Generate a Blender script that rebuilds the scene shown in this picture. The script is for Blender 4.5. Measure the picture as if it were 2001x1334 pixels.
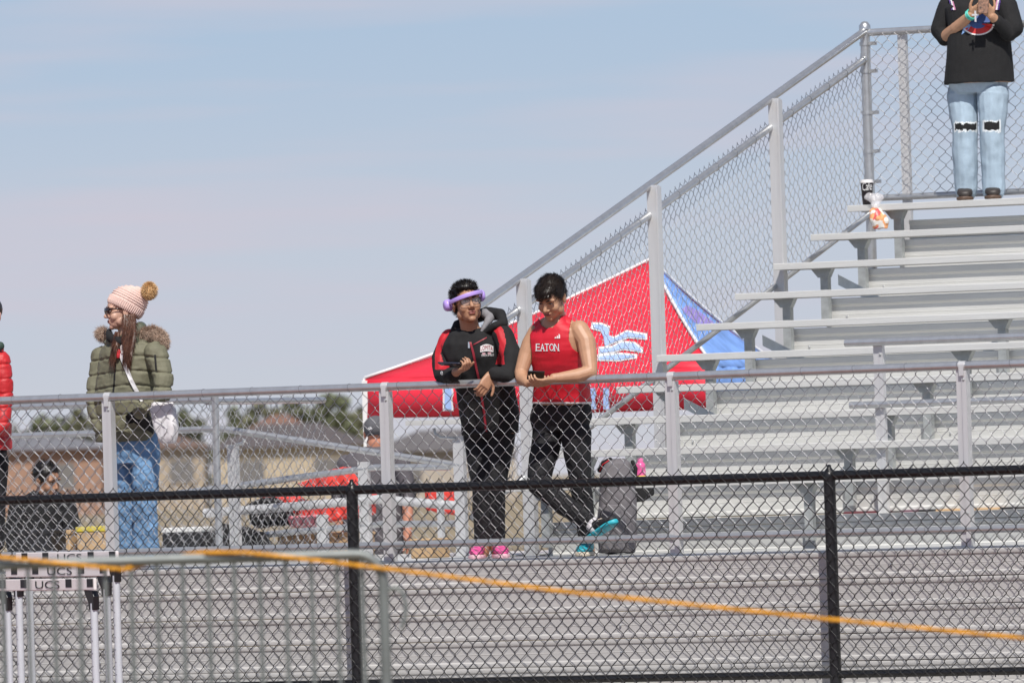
import bpy, bmesh, math, random
import numpy as np
from mathutils import Vector, Matrix, noise as mnoise
from mathutils.bvhtree import BVHTree
random.seed(7); np.random.seed(7)
R = math.radians
scene = bpy.context.scene
for o in list(bpy.data.objects): bpy.data.objects.remove(o)
col = scene.collection

# ------------------------------------------------------------------ camera
W_IMG, H_IMG = 2001.0, 1334.0
D0 = 54.0                      # metres to the bleacher front at picture centre
F_PX = 318.0 * D0              # focal length in photograph pixels
EYE = 1.31
ROLL = 0.031
GZ = -.10                      # ground level below the fence's own footing
PITCH = (925 - 667) / F_PX
cam_d = bpy.data.cameras.new('camera'); cam = bpy.data.objects.new('camera', cam_d); col.objects.link(cam)
cam_d.sensor_width = 36.0; cam_d.lens = F_PX / W_IMG * 36.0
cam_d.clip_start = 1.0; cam_d.clip_end = 6000
cam.location = (0, 0, EYE)
CM = Matrix.Rotation(math.atan(PITCH), 3, 'X') @ Matrix.Rotation(R(90), 3, 'X') @ Matrix.Rotation(-ROLL, 3, 'Z')
cam.rotation_euler = CM.to_euler()
cam_d.dof.use_dof = True; cam_d.dof.focus_distance = 54.0; cam_d.dof.aperture_fstop = 7.0
scene.camera = cam

# ------------------------------------------------------------------ world, sun, exposure
SUN_EL, SUN_AZ = R(52), R(6)   # sun behind the camera, slightly to the right
world = bpy.data.worlds.new('World'); scene.world = world; world.use_nodes = True
wn = world.node_tree; wn.nodes.clear()
sky = wn.nodes.new('ShaderNodeTexSky'); sky.sky_type = 'NISHITA'; sky.sun_disc = False
sky.sun_elevation = SUN_EL; sky.sun_rotation = math.pi - SUN_AZ
sky.air_density = 1.0; sky.dust_density = 1.6; sky.ozone_density = 2.2; sky.altitude = 1400
bg = wn.nodes.new('ShaderNodeBackground'); bg.inputs['Strength'].default_value = 0.085
wo = wn.nodes.new('ShaderNodeOutputWorld')
tc = wn.nodes.new('ShaderNodeTexCoord')
sx = wn.nodes.new('ShaderNodeSeparateXYZ'); wn.links.new(tc.outputs['Generated'], sx.inputs['Vector'])
hz = wn.nodes.new('ShaderNodeValToRGB'); hz.color_ramp.interpolation = 'EASE'      # spring haze: pale near the horizon all the way round
el = hz.color_ramp.elements; el[0].position = 0; el[0].color = (.66, .675, .745, 1); el[1].position = .30; el[1].color = (.20, .36, .66, 1)
e2 = el.new(.022); e2.color = (.595, .655, .77, 1); e3 = el.new(.055); e3.color = (.465, .60, .78, 1); e4 = el.new(.13); e4.color = (.34, .52, .79, 1)
wn.links.new(sx.outputs['Z'], hz.inputs['Fac'])
sc = wn.nodes.new('ShaderNodeVectorMath'); sc.operation = 'SCALE'; sc.inputs['Scale'].default_value = 10.7
wn.links.new(hz.outputs['Color'], sc.inputs[0])
wt = wn.nodes.new('ShaderNodeMapRange'); wt.inputs['From Min'].default_value = .06; wt.inputs['From Max'].default_value = .45
wt.inputs['To Min'].default_value = .95; wt.inputs['To Max'].default_value = 0
wn.links.new(sx.outputs['Z'], wt.inputs['Value'])
hm = wn.nodes.new('ShaderNodeMixRGB'); wn.links.new(wt.outputs['Result'], hm.inputs['Fac'])
wn.links.new(sky.outputs['Color'], hm.inputs['Color1']); wn.links.new(sc.outputs['Vector'], hm.inputs['Color2'])
mp = wn.nodes.new('ShaderNodeMapping'); mp.inputs['Scale'].default_value = (9, 9, 130)
nz = wn.nodes.new('ShaderNodeTexNoise'); nz.inputs['Scale'].default_value = 1.4; nz.inputs['Detail'].default_value = 4
rp = wn.nodes.new('ShaderNodeValToRGB'); rp.color_ramp.elements[0].position = .45; rp.color_ramp.elements[1].position = .78
rp.color_ramp.elements[0].color = (0, 0, 0, 1); rp.color_ramp.elements[1].color = (.85, .85, .85, 1)
mx = wn.nodes.new('ShaderNodeMixRGB'); mx.inputs['Color2'].default_value = (7.2, 6.8, 7.8, 1)
wn.links.new(tc.outputs['Generated'], mp.inputs['Vector']); wn.links.new(mp.outputs['Vector'], nz.inputs['Vector'])
wn.links.new(nz.outputs['Fac'], rp.inputs['Fac']); wn.links.new(rp.outputs['Color'], mx.inputs['Fac'])
wn.links.new(hm.outputs['Color'], mx.inputs['Color1']); wn.links.new(mx.outputs['Color'], bg.inputs['Color'])
wn.links.new(bg.outputs['Background'], wo.inputs['Surface'])
sd = bpy.data.lights.new('sun', 'SUN'); sd.energy = 4.6; sd.angle = R(.53); sd.color = (1, .955, .89)
sun = bpy.data.objects.new('sun', sd); col.objects.link(sun)
sdir = Vector((math.sin(SUN_AZ) * math.cos(SUN_EL), -math.cos(SUN_AZ) * math.cos(SUN_EL), math.sin(SUN_EL)))
sun.rotation_euler = sdir.to_track_quat('Z', 'Y').to_euler(); sun.location = (0, 0, 30)
scene.view_settings.view_transform = 'Standard'; scene.view_settings.look = 'None'
scene.view_settings.exposure = 0.0; scene.view_settings.gamma = 1.0

# ------------------------------------------------------------------ geometry helpers
TH = R(27); CT, ST = math.cos(TH), math.sin(TH)
def Wl(u, v, z): return Vector((u * CT + v * ST, D0 - u * ST + v * CT, z))     # bleacher frame -> world
def ray(px, py):
    d = Vector(((px - W_IMG / 2) / F_PX, -(py - H_IMG / 2) / F_PX, -1.0)); d = CM @ d
    return d
def P(px, py, Y):                      # point on the sight line at forward distance Y
    d = ray(px, py); t = Y / d.y
    return Vector((d.x * t, Y, EYE + d.z * t))
def onv(px, py, v):                    # sight line meets plane v = const -> (u, z)
    d = ray(px, py); k = (D0 * CT + v) / (d.x * ST + d.y * CT); p = d * k
    return (p.x * CT - (p.y - D0) * ST, EYE + p.z)
def onu(px, py, u):                    # sight line meets plane u = const -> (v, z)
    d = ray(px, py); k = (u - D0 * ST) / (d.x * CT - d.y * ST); p = d * k
    return (p.x * ST + (p.y - D0) * CT, EYE + p.z)
def depth_v(px, v):
    u, z = onv(px, 900, v); return Wl(u, v, 0).y

MATS = {}
def mat(name, base, rough=.6, metal=0., noise=None, bump=0., bscale=200., spec=.5, alpha=1., stretch=None, trans=0., coat=0., emit=None):
    if name in MATS: return MATS[name]
    m = bpy.data.materials.new(name); m.use_nodes = True; nt = m.node_tree; b = nt.nodes['Principled BSDF']
    b.inputs['Base Color'].default_value = (*base, 1); b.inputs['Roughness'].default_value = rough
    b.inputs['Metallic'].default_value = metal; b.inputs['Specular IOR Level'].default_value = spec
    b.inputs['Alpha'].default_value = alpha; b.inputs['Transmission Weight'].default_value = trans
    b.inputs['Coat Weight'].default_value = coat
    tcn = nt.nodes.new('ShaderNodeTexCoord'); mpn = nt.nodes.new('ShaderNodeMapping')
    mpn.inputs['Scale'].default_value = stretch or (1, 1, 1)
    nt.links.new(tcn.outputs['Object'], mpn.inputs['Vector'])
    if noise:                          # (amount, scale)
        n = nt.nodes.new('ShaderNodeTexNoise'); n.inputs['Scale'].default_value = noise[1]; n.inputs['Detail'].default_value = 6
        n.inputs['Roughness'].default_value = .62
        nt.links.new(mpn.outputs['Vector'], n.inputs['Vector'])
        r = nt.nodes.new('ShaderNodeMapRange'); r.inputs['From Min'].default_value = .3; r.inputs['From Max'].default_value = .7
        r.inputs['To Min'].default_value = 1 - noise[0]; r.inputs['To Max'].default_value = 1 + noise[0]
        nt.links.new(n.outputs['Fac'], r.inputs['Value'])
        mm = nt.nodes.new('ShaderNodeVectorMath'); mm.operation = 'SCALE'; mm.inputs[0].default_value = base
        nt.links.new(r.outputs['Result'], mm.inputs['Scale']); nt.links.new(mm.outputs['Vector'], b.inputs['Base Color'])
    if bump:
        n2 = nt.nodes.new('ShaderNodeTexNoise'); n2.inputs['Scale'].default_value = bscale; n2.inputs['Detail'].default_value = 4
        nt.links.new(mpn.outputs['Vector'], n2.inputs['Vector'])
        bp = nt.nodes.new('ShaderNodeBump'); bp.inputs['Strength'].default_value = bump; bp.inputs['Distance'].default_value = .01
        nt.links.new(n2.outputs['Fac'], bp.inputs['Height']); nt.links.new(bp.outputs['Normal'], b.inputs['Normal'])
    MATS[name] = m
    return m

alu = mat('mill_aluminium', (.66, .66, .64), .42, .25, (.14, 3), .06, 60, stretch=(.25, 6, 6))
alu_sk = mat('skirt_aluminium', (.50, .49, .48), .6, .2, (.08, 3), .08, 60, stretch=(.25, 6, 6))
alu_post = mat('post_aluminium', (.66, .66, .665), .42, .4, (.05, 5), .05, 80, stretch=(6, 6, .4))
galv = mat('galvanised_steel', (.56, .57, .58), .34, .75, (.10, 18), .05, 90)
galv_dk = mat('galvanised_bracket', (.40, .42, .42), .5, .4, (.18, 14), .1, 60)
galv_wire = mat('zinc_wire', (.42, .42, .43), .30, .85, (.08, 60))
brace_m = mat('galvanised_angle', (.60, .64, .66), .45, .4, (.14, 10), .05, 60)
blk = mat('black_vinyl', (.012, .012, .013), .33, 0, (.2, 30), .05, 150)
barr = mat('barricade_zinc', (.20, .215, .21), .5, .4, (.12, 9), .08, 60)

class MB:
    def __init__(s): s.v = []; s.f = []; s.m = []
    def add(s, vs, fs, mi=0):
        o = len(s.v); s.v += [tuple(p) for p in vs]; s.f += [tuple(i + o for i in f) for f in fs]; s.m += [mi] * len(fs)
    def box(s, a, b, mi=0, fr=None):
        x0, y0, z0 = a; x1, y1, z1 = b
        vs = [(x0,y0,z0),(x1,y0,z0),(x1,y1,z0),(x0,y1,z0),(x0,y0,z1),(x1,y0,z1),(x1,y1,z1),(x0,y1,z1)]
        if fr: vs = [fr @ Vector(p) for p in vs]
        s.add(vs, [(0,3,2,1),(4,5,6,7),(0,1,5,4),(1,2,6,5),(2,3,7,6),(3,0,4,7)], mi)
    def tube(s, pts, r, n=10, mi=0, caps=True, closed=False):
        pts = [Vector(p) for p in pts]; N = len(pts); rs = r if isinstance(r, (list, tuple)) else [r] * N
        vs = []; ref = None
        for i, p in enumerate(pts):
            if closed: t = pts[(i + 1) % N] - pts[i - 1]
            else: t = pts[min(i + 1, N - 1)] - pts[max(i - 1, 0)]
            if t.length < 1e-9: t = Vector((0, 0, 1))
            t.normalize()
            if ref is None:
                ref = Vector((0, 0, 1)) if abs(t.z) < .9 else Vector((1, 0, 0))
                ref = (ref - t * ref.dot(t)).normalized()
            else:
                ref = (ref - t * ref.dot(t))
                ref = ref.normalized() if ref.length > 1e-6 else t.orthogonal().normalized()
            b = t.cross(ref)
            for k in range(n):
                a = 2 * math.pi * k / n; vs.append(p + (ref * math.cos(a) + b * math.sin(a)) * rs[i])
        fs = []
        for i in range(N if closed else N - 1):
            j = (i + 1) % N
            for k in range(n): fs.append((i*n+k, i*n+(k+1)%n, j*n+(k+1)%n, j*n+k))
        if caps and not closed: fs += [tuple(range(n-1, -1, -1)), tuple((N-1)*n + k for k in range(n))]
        s.add(vs, fs, mi)
    def lathe(s, prof, c=(0,0,0), n=24, mi=0, fr=None):
        vs = []
        for r, z in prof:
            for k in range(n):
                a = 2*math.pi*k/n; p = Vector((c[0]+r*math.cos(a), c[1]+r*math.sin(a), c[2]+z)); vs.append(fr @ p if fr else p)
        fs = [(i*n+k, i*n+(k+1)%n, (i+1)*n+(k+1)%n, (i+1)*n+k) for i in range(len(prof)-1) for k in range(n)]
        fs += [tuple(range(n-1,-1,-1)), tuple((len(prof)-1)*n+k for k in range(n))]
        s.add(vs, fs, mi)
    def extrude(s, prof, x0, x1, mi=0):       # profile of (y, z) pairs extruded along x
        n = len(prof); vs = [(x0, y, z) for y, z in prof] + [(x1, y, z) for y, z in prof]
        fs = [(i, (i+1) % n, n + (i+1) % n, n + i) for i in range(n)] + [tuple(range(n-1,-1,-1)), tuple(range(n, 2*n))]
        s.add(vs, fs, mi)
    def ell(s, c, rad, ax=None, n=16, m=10, mi=0):
        c = Vector(c); A = ax if ax else Matrix.Identity(3); vs = []
        for i in range(1, m):
            t = math.pi*i/m
            for k in range(n):
                a = 2*math.pi*k/n
                vs.append(c + A @ Vector((rad[0]*math.sin(t)*math.cos(a), rad[1]*math.sin(t)*math.sin(a), rad[2]*math.cos(t))))
        vs += [c + A @ Vector((0,0,rad[2])), c + A @ Vector((0,0,-rad[2]))]; T = len(vs)-2
        fs = [(i*n+k, (i+1)*n+k, (i+1)*n+(k+1)%n, i*n+(k+1)%n) for i in range(m-2) for k in range(n)]
        fs += [(T, k, (k+1)%n) for k in range(n)] + [(T+1, (m-2)*n+(k+1)%n, (m-2)*n+k) for k in range(n)]
        s.add(vs, fs, mi)
    def loft(s, rings, n=20, mi=0, power=2.3):  # rings: (centre, axis_a, axis_b, a, b)
        vs = []
        for c, ax, ay, a, b in rings:
            for k in range(n):
                t = 2*math.pi*k/n; ct, st = math.cos(t), math.sin(t)
                x = math.copysign(abs(ct)**(2/power), ct); y = math.copysign(abs(st)**(2/power), st)
                vs.append(Vector(c) + Vector(ax)*(a*x) + Vector(ay)*(b*y))
        fs = [(i*n+k, i*n+(k+1)%n, (i+1)*n+(k+1)%n, (i+1)*n+k) for i in range(len(rings)-1) for k in range(n)]
        fs += [tuple(range(n-1,-1,-1)), tuple((len(rings)-1)*n+k for k in range(n))]
        s.add(vs, fs, mi)
    def limb(s, js, n=14, mi=0):               # js: (point, radius): rounded tapered limb
        pts = []; rs = []
        for i in range(len(js)-1):
            p, r = js[i]; q, r2 = js[i+1]
            for k in range(6):
                t = k/6; pts.append(Vector(p).lerp(Vector(q), t)); rs.append(r+(r2-r)*t)
        pts.append(Vector(js[-1][0])); rs.append(js[-1][1])
        s.tube(pts, rs, n, mi)
        for p, r in js: s.ell(p, (r*.995,)*3, None, 12, 8, mi)
    def mesh(s, name, mats, off=Vector((0,0,0)), smooth=False):
        me = bpy.data.meshes.new(name); me.from_pydata([(p[0]-off[0], p[1]-off[1], p[2]-off[2]) for p in s.v], [], s.f)
        for m in (mats if isinstance(mats, (list, tuple)) else [mats]): me.materials.append(m)
        me.polygons.foreach_set('material_index', s.m)
        me.update()
        if smooth:
            me.polygons.foreach_set('use_smooth', [True]*len(me.polygons))
            if smooth != 2: me.set_sharp_from_angle(angle=R(48))
        return me
def link(name, me, parent=None, loc=None, rz=0.):
    o = bpy.data.objects.new(name, me); col.objects.link(o)
    if loc is not None: o.location = loc
    o.rotation_euler.z = rz
    if parent: o.parent = parent
    return o
def part(name, mb, mats, parent=None, smooth=False):        # world-space builder -> object
    off = Vector(parent.location) if parent else Vector((0,0,0))
    if parent and parent.parent: off = off + Vector(parent.parent.location)
    return link(name, mb.mesh(name, mats, off, smooth), parent)
def tag(o, label, cat, group=None, kind=None):
    if label: o['label'] = label
    if cat: o['category'] = cat
    if group: o['group'] = group
    if kind: o['kind'] = kind
    return o
def thing(name, label, cat, loc, group=None):
    o = link(name, None, None, loc); return tag(o, label, cat, group)
def solo(name, mb, mats, label, cat, loc, group=None, smooth=False):
    o = link(name, mb.mesh(name, mats, Vector(loc), smooth), None, loc); return tag(o, label, cat, group)
def bev(o, w=.004, seg=2):
    m = o.modifiers.new('bevel', 'BEVEL'); m.width = w; m.segments = seg; m.limit_method = 'ANGLE'; m.angle_limit = R(40); return o
def autosmooth(o):
    me = o.data; me.polygons.foreach_set('use_smooth', [True]*len(me.polygons))
    try: me.set_sharp_from_angle(angle=R(40))
    except Exception: pass
    return o
def plane_obj(name, pts, m, kind='structure'):
    me = bpy.data.meshes.new(name); me.from_pydata(pts, [], [tuple(range(len(pts)))]); me.materials.append(m)
    o = link(name, me); o['kind'] = kind; return o

# ------------------------------------------------------------------ setting
g_m = mat('dry_grass_ground', (.27, .215, .135), .95, 0, (.35, .05), .3, 4)
tr_m = mat('red_track_rubber', (.23, .085, .065), .9, 0, (.15, 3), .3, 300)
ap_m = mat('concrete_apron', (.42, .40, .37), .9, 0, (.15, 1.5), .15, 60)
plane_obj('ground', [(-2500,-600,GZ),(2500,-600,GZ),(2500,4500,GZ),(-2500,4500,GZ)], g_m)
plane_obj('running_track', [Wl(-40,-12.5,GZ+.004), Wl(40,-12.5,GZ+.004), Wl(40,-.75,GZ+.004), Wl(-40,-.75,GZ+.004)], tr_m)
plane_obj('concrete_pad', [Wl(-14,-.75,GZ+.008), Wl(14,-.75,GZ+.008), Wl(14,9.5,GZ+.008), Wl(-14,9.5,GZ+.008)], ap_m)

# ------------------------------------------------------------------ bleacher
ZW = .79; V0 = 1.3; TR = .61; RISE = .204
us = [onv(x, y, V0 + k*TR - .125)[0] for k, x, y in ((9,1657,400),(8,1583,455),(7,1523,508),(6,1429,569),(5,1350,628),(4,1287,691))]
UL = sum(us)/len(us); UR = 7.5
print('UL', UL, us)
bl = thing('bleacher', 'tall silver aluminium bleacher with ten bench rows and a raised front walkway', 'bleacher', Wl(0, 0, 0))
BL0 = Vector(bl.location)
def bpart(name, me, u, v, z, parent=bl):
    return link(name, me, parent, Wl(u, v, z) - BL0, -TH)
def plank_mesh(name, L, m, w=.24, t=.045, ribs=True):   # lying plank: x along, y depth 0..w, top at z=0
    b = MB()
    prof = [(0, -.004), (.004, 0)]
    k = int(w/.03)
    for i in range(1, k):
        y = i*w/k; prof += [(y-.004, 0), (y-.002, -.004), (y+.002, -.004), (y+.004, 0)]
    prof += [(w-.004, 0), (w, -.004), (w, -t), (w-.012, -t), (w-.012, -.008), (.012, -.008), (.012, -t), (0.002, -t), (0, -t+.003)]
    b.extrude(prof, 0, L)
    return b.mesh(name, m)
def vplank_mesh(name, L, h, m):                            # upright plank: face towards -y, z 0..h, with rounded lips
    b = MB()
    prof = [(0.008, 0), (-.001, .0015), (-.004, .005), (-.0045, .016), (-.003, .027), (.003, .033), (.005, .037), (.005, h*.5-.003), (.003, h*.5), (.005, h*.5+.003),
            (.005, h-.037), (.003, h-.033), (-.003, h-.027), (-.0045, h-.016), (-.004, h-.005), (-.001, h-.0015), (.008, h-.0005), (.03, h-.0005), (.03, 0)]
    b.extrude(prof[::-1], 0, L)
    return b.mesh(name, m)
seat_me = plank_mesh('seat_plank', UR-UL, alu); foot_me = plank_mesh('foot_plank', UR-UL-.3, alu, .285)
ris_me = vplank_mesh('riser_plank', UR-UL-.3, .178, alu)
for k in range(10):
    zk = ZW + RISE*k; vs = V0 + TR*k
    bpart('seat_plank', seat_me, UL, vs-.125, zk+.45)
    if k:
        bpart('foot_plank', foot_me, UL+.3, vs-TR+.05, zk); bpart('foot_plank', foot_me, UL+.3, vs-TR+.35, zk)
        if k > 1 or True: bpart('riser_plank', ris_me, UL+.3, vs-TR+.06, zk-RISE+ (.004 if k > 1 else -.02))
for k in (10,):                                             # top gangway behind the last bench, with its back board
    zk = ZW+RISE*k; vs = V0+TR*k
    bpart('foot_plank', foot_me, UL+.3, vs-TR+.05, zk); bpart('foot_plank', foot_me, UL+.3, vs-TR+.35, zk)
    bpart('riser_plank', ris_me, UL+.3, vs-TR+.06, zk-RISE+.004)
    bpart('back_board', vplank_mesh('back_board', UR-UL-.36, .13, alu), UL+.36, vs-TR+.10, zk+.004)
# seat brackets, posts, stringers, braces for each frame line
sup = MB(); sup.box((-.028, -.02, -.40), (.028, .03, -.045)); sup_me = sup.mesh('seat_support', galv_dk)
brk = MB(); brk.extrude([(-.10, -.047), (.11, -.047), (.11, -.06), (.035, -.15), (-.025, -.15), (-.10, -.06)], -.034, .034); brk_me = brk.mesh('seat_bracket', galv_dk)
brk2 = MB()
brk2.add([(-.085,-.03,-.047),(.065,-.03,-.047),(.036,-.03,-.105),(-.036,-.03,-.105),(-.085,.03,-.047),(.065,.03,-.047),(.036,.03,-.105),(-.036,.03,-.105)],
         [(3,2,1,0),(4,5,6,7),(0,1,5,4),(1,2,6,5),(2,3,7,6),(3,0,4,7)])
brk2_me = brk2.mesh('seat_bracket', galv_dk)
frames = [UL+.33+1.83*i for i in range(5)]
for fi, uf in enumerate(frames):
    for k in range(10):
        zk = ZW+RISE*k; vs = V0+TR*k
        bpart('seat_support', sup_me, uf, vs-.01, zk+.45); bpart('seat_bracket', brk2_me, uf, vs-.02, zk+.45)
    s = MB(); a = Vector((0, V0-.3, ZW-.12)); e = Vector((0, V0+TR*9+.3, ZW+RISE*9.2-.12))
    s.add([(-.03, a.y, a.z-.1), (.03, a.y, a.z-.1), (.03, a.y, a.z), (-.03, a.y, a.z), (-.03, e.y, e.z-.1), (.03, e.y, e.z-.1), (.03, e.y, e.z), (-.03, e.y, e.z)],
          [(0,1,2,3),(7,6,5,4),(1,0,4,5),(2,1,5,6),(3,2,6,7),(0,3,7,4)])
    bpart('stringer', s.mesh('stringer', galv_dk), uf+.06, 0, 0)
    for vv in (.12, V0+.1, V0+TR*3, V0+TR*6, V0+TR*9+.2):
        zt = ZW-.06 if vv < V0+.2 else ZW-.2+RISE*(vv-V0+.3)/TR
        s = MB(); s.box((-.04,-.04,0),(.04,.04,zt-GZ-.008)); bpart('column', s.mesh('column', galv_dk), uf+.06, vv, GZ+.008)
    for k in (1, 3, 5, 7):                                   # diagonal angles behind the brackets
        if fi >= 1 and k == 7: continue
        sg = 1 if fi == 0 else -1
        s = MB(); zz = ZW+RISE*k
        p = [Vector((.03*sg, 0, .33)), Vector((.62*sg, .35, -.05))]
        d = .035
        s.add([p[0]+Vector((0,0,d)), p[0]-Vector((0,0,d)), p[1]-Vector((0,0,d)), p[1]+Vector((0,0,d)),
               p[0]+Vector((0,.006,d)), p[0]+Vector((0,.006,-d)), p[1]+Vector((0,.006,-d)), p[1]+Vector((0,.006,d))],
              [(0,1,2,3),(7,6,5,4),(0,4,5,1),(3,2,6,7),(0,3,7,4),(1,5,6,2)])
        bpart('diagonal_brace', s.mesh('diagonal_brace', brace_m), uf, V0+TR*k+.13, zz)
# walkway and its plank skirt
UWL = -5.2
wk = plank_mesh('walkway_plank', UR-UWL, alu, .285)
for i in range(4): bpart('walkway_plank', wk, UWL, .012+.29*i, ZW)
wk2 = plank_mesh('walkway_plank', UL-.35-UWL, alu, .285)
for i in range(12): bpart('walkway_plank', wk2, UWL, .012+.29*(4+i), ZW)
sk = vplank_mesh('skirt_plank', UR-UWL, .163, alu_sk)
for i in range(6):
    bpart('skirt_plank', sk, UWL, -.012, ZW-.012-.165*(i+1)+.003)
bolt = MB(); bolt.ell((0,-.004,0), (.008,.006,.008), None, 8, 6); bolt_me = bolt.mesh('bolt', galv)
for i in range(5):
    for u in np.arange(UWL+.4, UR, 1.83): bpart('bolt', bolt_me, u, -.012, ZW-.012-.165*(i+.5))
for k in range(2, 10):
    for uf in frames[:4]: bpart('bolt', bolt_me, uf+.12, V0+TR*(k-1)+.062, ZW+RISE*(k-1)+.08)

# ------------------------------------------------------------------ chain link
def chain_mesh(name, L, Hh, m, W=.082, H=.097, r=.0021, slope=0., sides=4, z0=0.):
    half = W/2; nw = int(L/half); per = int(round(Hh/H))*2
    path = []
    for i in range(per+1):
        z = i*H/2; hi = i % 2
        x = half if hi else 0; y = -.0028 if hi else .0028; dx = -.006 if hi else .006
        path += [(x+dx, y*.3, z-.011), (x, y, z-.004), (x, y, z+.004), (x+dx, y*.3, z+.011)]
    b = MB(); b.tube(path[1:-1], r, sides, 0, False)
    V = np.array(b.v); Fc = np.array(b.f)
    allv = []; allf = []
    for i in range(nw):
        v = V.copy()
        if i % 2: v[:, 0] = half - v[:, 0]; v[:, 1] = v[:, 1]
        v[:, 0] += i*half; v[:, 1] *= (1 if i % 2 == 0 else 1)
        v[:, 0] += .0022*math.sin(i*1.7)+.003*np.sin(v[:, 2]*5+i*.11); v[:, 2] += .004*math.sin(i*.23)+.003*math.sin(i*.071+1)
        v[:, 2] += slope*v[:, 0] + z0
        v[:, 1] += .004*np.sin(v[:, 0]*2.1+v[:, 2]*1.3)
        allv.append(v); allf.append(Fc + i*len(V))
    me = bpy.data.meshes.new(name); Vv = np.concatenate(allv); Ff = np.concatenate(allf)
    me.vertices.add(len(Vv)); me.vertices.foreach_set('co', Vv.ravel())
    me.loops.add(Ff.size); me.loops.foreach_set('vertex_index', Ff.ravel())
    me.polygons.add(len(Ff)); me.polygons.foreach_set('loop_start', np.arange(len(Ff))*4); me.polygons.foreach_set('loop_total', np.full(len(Ff), 4))
    me.polygons.foreach_set('use_smooth', np.ones(len(Ff), bool))
    me.update(calc_edges=True); me.materials.append(m); return me
def tube_mesh(name, pts, r, m, n=14):
    b = MB(); b.tube(pts, r, n); me = b.mesh(name, m, smooth=True)
    try: me.set_sharp_from_angle(angle=R(50))
    except Exception: pass
    return me
tie = MB(); tie.tube([(.004*math.sin(a*2), .0265*math.cos(a), .0265*math.sin(a)) for a in np.linspace(0, 6.2, 14)], .0022, 5); tie_me = tie.mesh('tie_wire', galv_wire)

# front guard rail (silver) on the walkway edge
VF = .045
pu = [onv(x, y, VF)[0] for x, y in ((209, 800), (751, 780), (1310, 760), (1879, 735))]
du = (pu[3]-pu[0])/3; print('post u', pu, du)
pus = [pu[0]-du*i for i in (2, 1)] + pu + [pu[3]+du*i for i in (1, 2)]
zr = sum(onv(x, y, VF)[1] for x, y in ((0, 782), (1000, 748), (2001, 709)))/3
zlow = sum(onv(x, y, VF)[1] for x, y in ((1200, 1052), (1900, 1034)))/2
print('rail z', zr, zlow)
gr = thing('guard_railing', 'silver chain link guard railing along the front edge of the bleacher walkway', 'railing', Wl(pus[0], VF, ZW))
def gpart(root, name, me, u, v, z): return link(name, me, root, Wl(u, v, z)-Vector(root.location), -TH)
UA, UB = pus[0]-.3, pus[-1]+.3
gpart(gr, 'top_rail', tube_mesh('top_rail', [(0,0,0),(UB-UA,0,0)], .0255, galv, 18), UA, VF, zr)
gpart(gr, 'bottom_rail', tube_mesh('bottom_rail', [(0,0,0),(UB-UA,0,0)], .0225, galv, 16), UA, VF, zlow)
post = MB(); hp = zr-.024-(ZW-.02)
post.extrude([(-.018, 0), (.03, 0), (.03, hp), (-.018, hp)], -.034, .004); post.extrude([(-.030, 0), (.03, 0), (.03, hp-.004), (-.030, hp-.004)], .006, .036)
post_me = post.mesh('post', alu_post)
pb = MB(); pb.ell((.02, -.032, hp-.06), (.008,.005,.008), None, 8, 6); pb.ell((.02,-.032,.22), (.008,.005,.008), None, 8, 6); pb_me = pb.mesh('post_bolt', galv_dk)
clamp = MB(); clamp.tube([(-.012,0,0),(.03,0,0)], .0285, 14); clamp.box((-.006,-.029,-.06),(.024,-.022,0)); cl_me = clamp.mesh('rail_clamp', alu_post)
for u in pus:
    p = gpart(gr, 'post', post_me, u, VF+.012, ZW-.02); link('post_bolt', pb_me, p)
    gpart(gr, 'rail_clamp', cl_me, u, VF, zr)
gpart(gr, 'chain_link_mesh', chain_mesh('chain_link_mesh', UB-UA, zr-.02-(ZW+.02), galv_wire, z0=0), UA, VF+.05, ZW+.03)
for i, u in enumerate(np.arange(UA+.1, UB, .345)):
    gpart(gr, 'tie_wire', tie_me, u, VF, zr)
    if i % 2 == 0: gpart(gr, 'tie_wire', tie_me, u+.1, VF, zlow)

# black fence in front
VB = -.27
zbt = sum(onv(x, y, VB)[1] for x, y in ((0, 979), (1000, 946), (2001, 917)))/3
zbb = onv(1400, 1321, VB)[1]
bu = [onv(692, 1100, VB)[0], onv(1626, 1100, VB)[0]]; dub = bu[1]-bu[0]
print('black fence z', zbt, zbb, dub)
bf = thing('chain_link_fence', 'low black vinyl chain link fence standing in front of the bleacher skirt', 'fence', Wl(bu[0]-dub, VB, 0))
gpart(bf, 'top_rail', tube_mesh('top_rail', [(0,0,0),(dub*4,0,0)], .0285, blk, 18), bu[0]-1.5*dub, VB, zbt)
gpart(bf, 'bottom_rail', tube_mesh('bottom_rail', [(0,0,0),(dub*4,0,0)], .024, blk, 16), bu[0]-1.5*dub, VB, zbb)
for i in range(-1, 3):
    u = bu[0]+dub*i
    gpart(bf, 'post', tube_mesh('post', [(0,0,GZ),(0,0,zbt-.03)], .036, blk, 18), u, VB+.0, 0)
    c = MB(); c.lathe([(.040,-.03),(.042,0),(.040,.012),(.028,.03),(.012,.05),(.013,.062),(.001,.067)], n=16)
    gpart(bf, 'post_cap', c.mesh('post_cap', blk, smooth=True), u, VB, zbt-.0)
bm_h = zbt+.035-(zbb-.02)
gpart(bf, 'chain_link_mesh', chain_mesh('chain_link_mesh', dub*4, bm_h, blk, H=.0985, r=.0026, z0=0), bu[0]-1.5*dub, VB-.040, zbb-.03)

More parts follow.
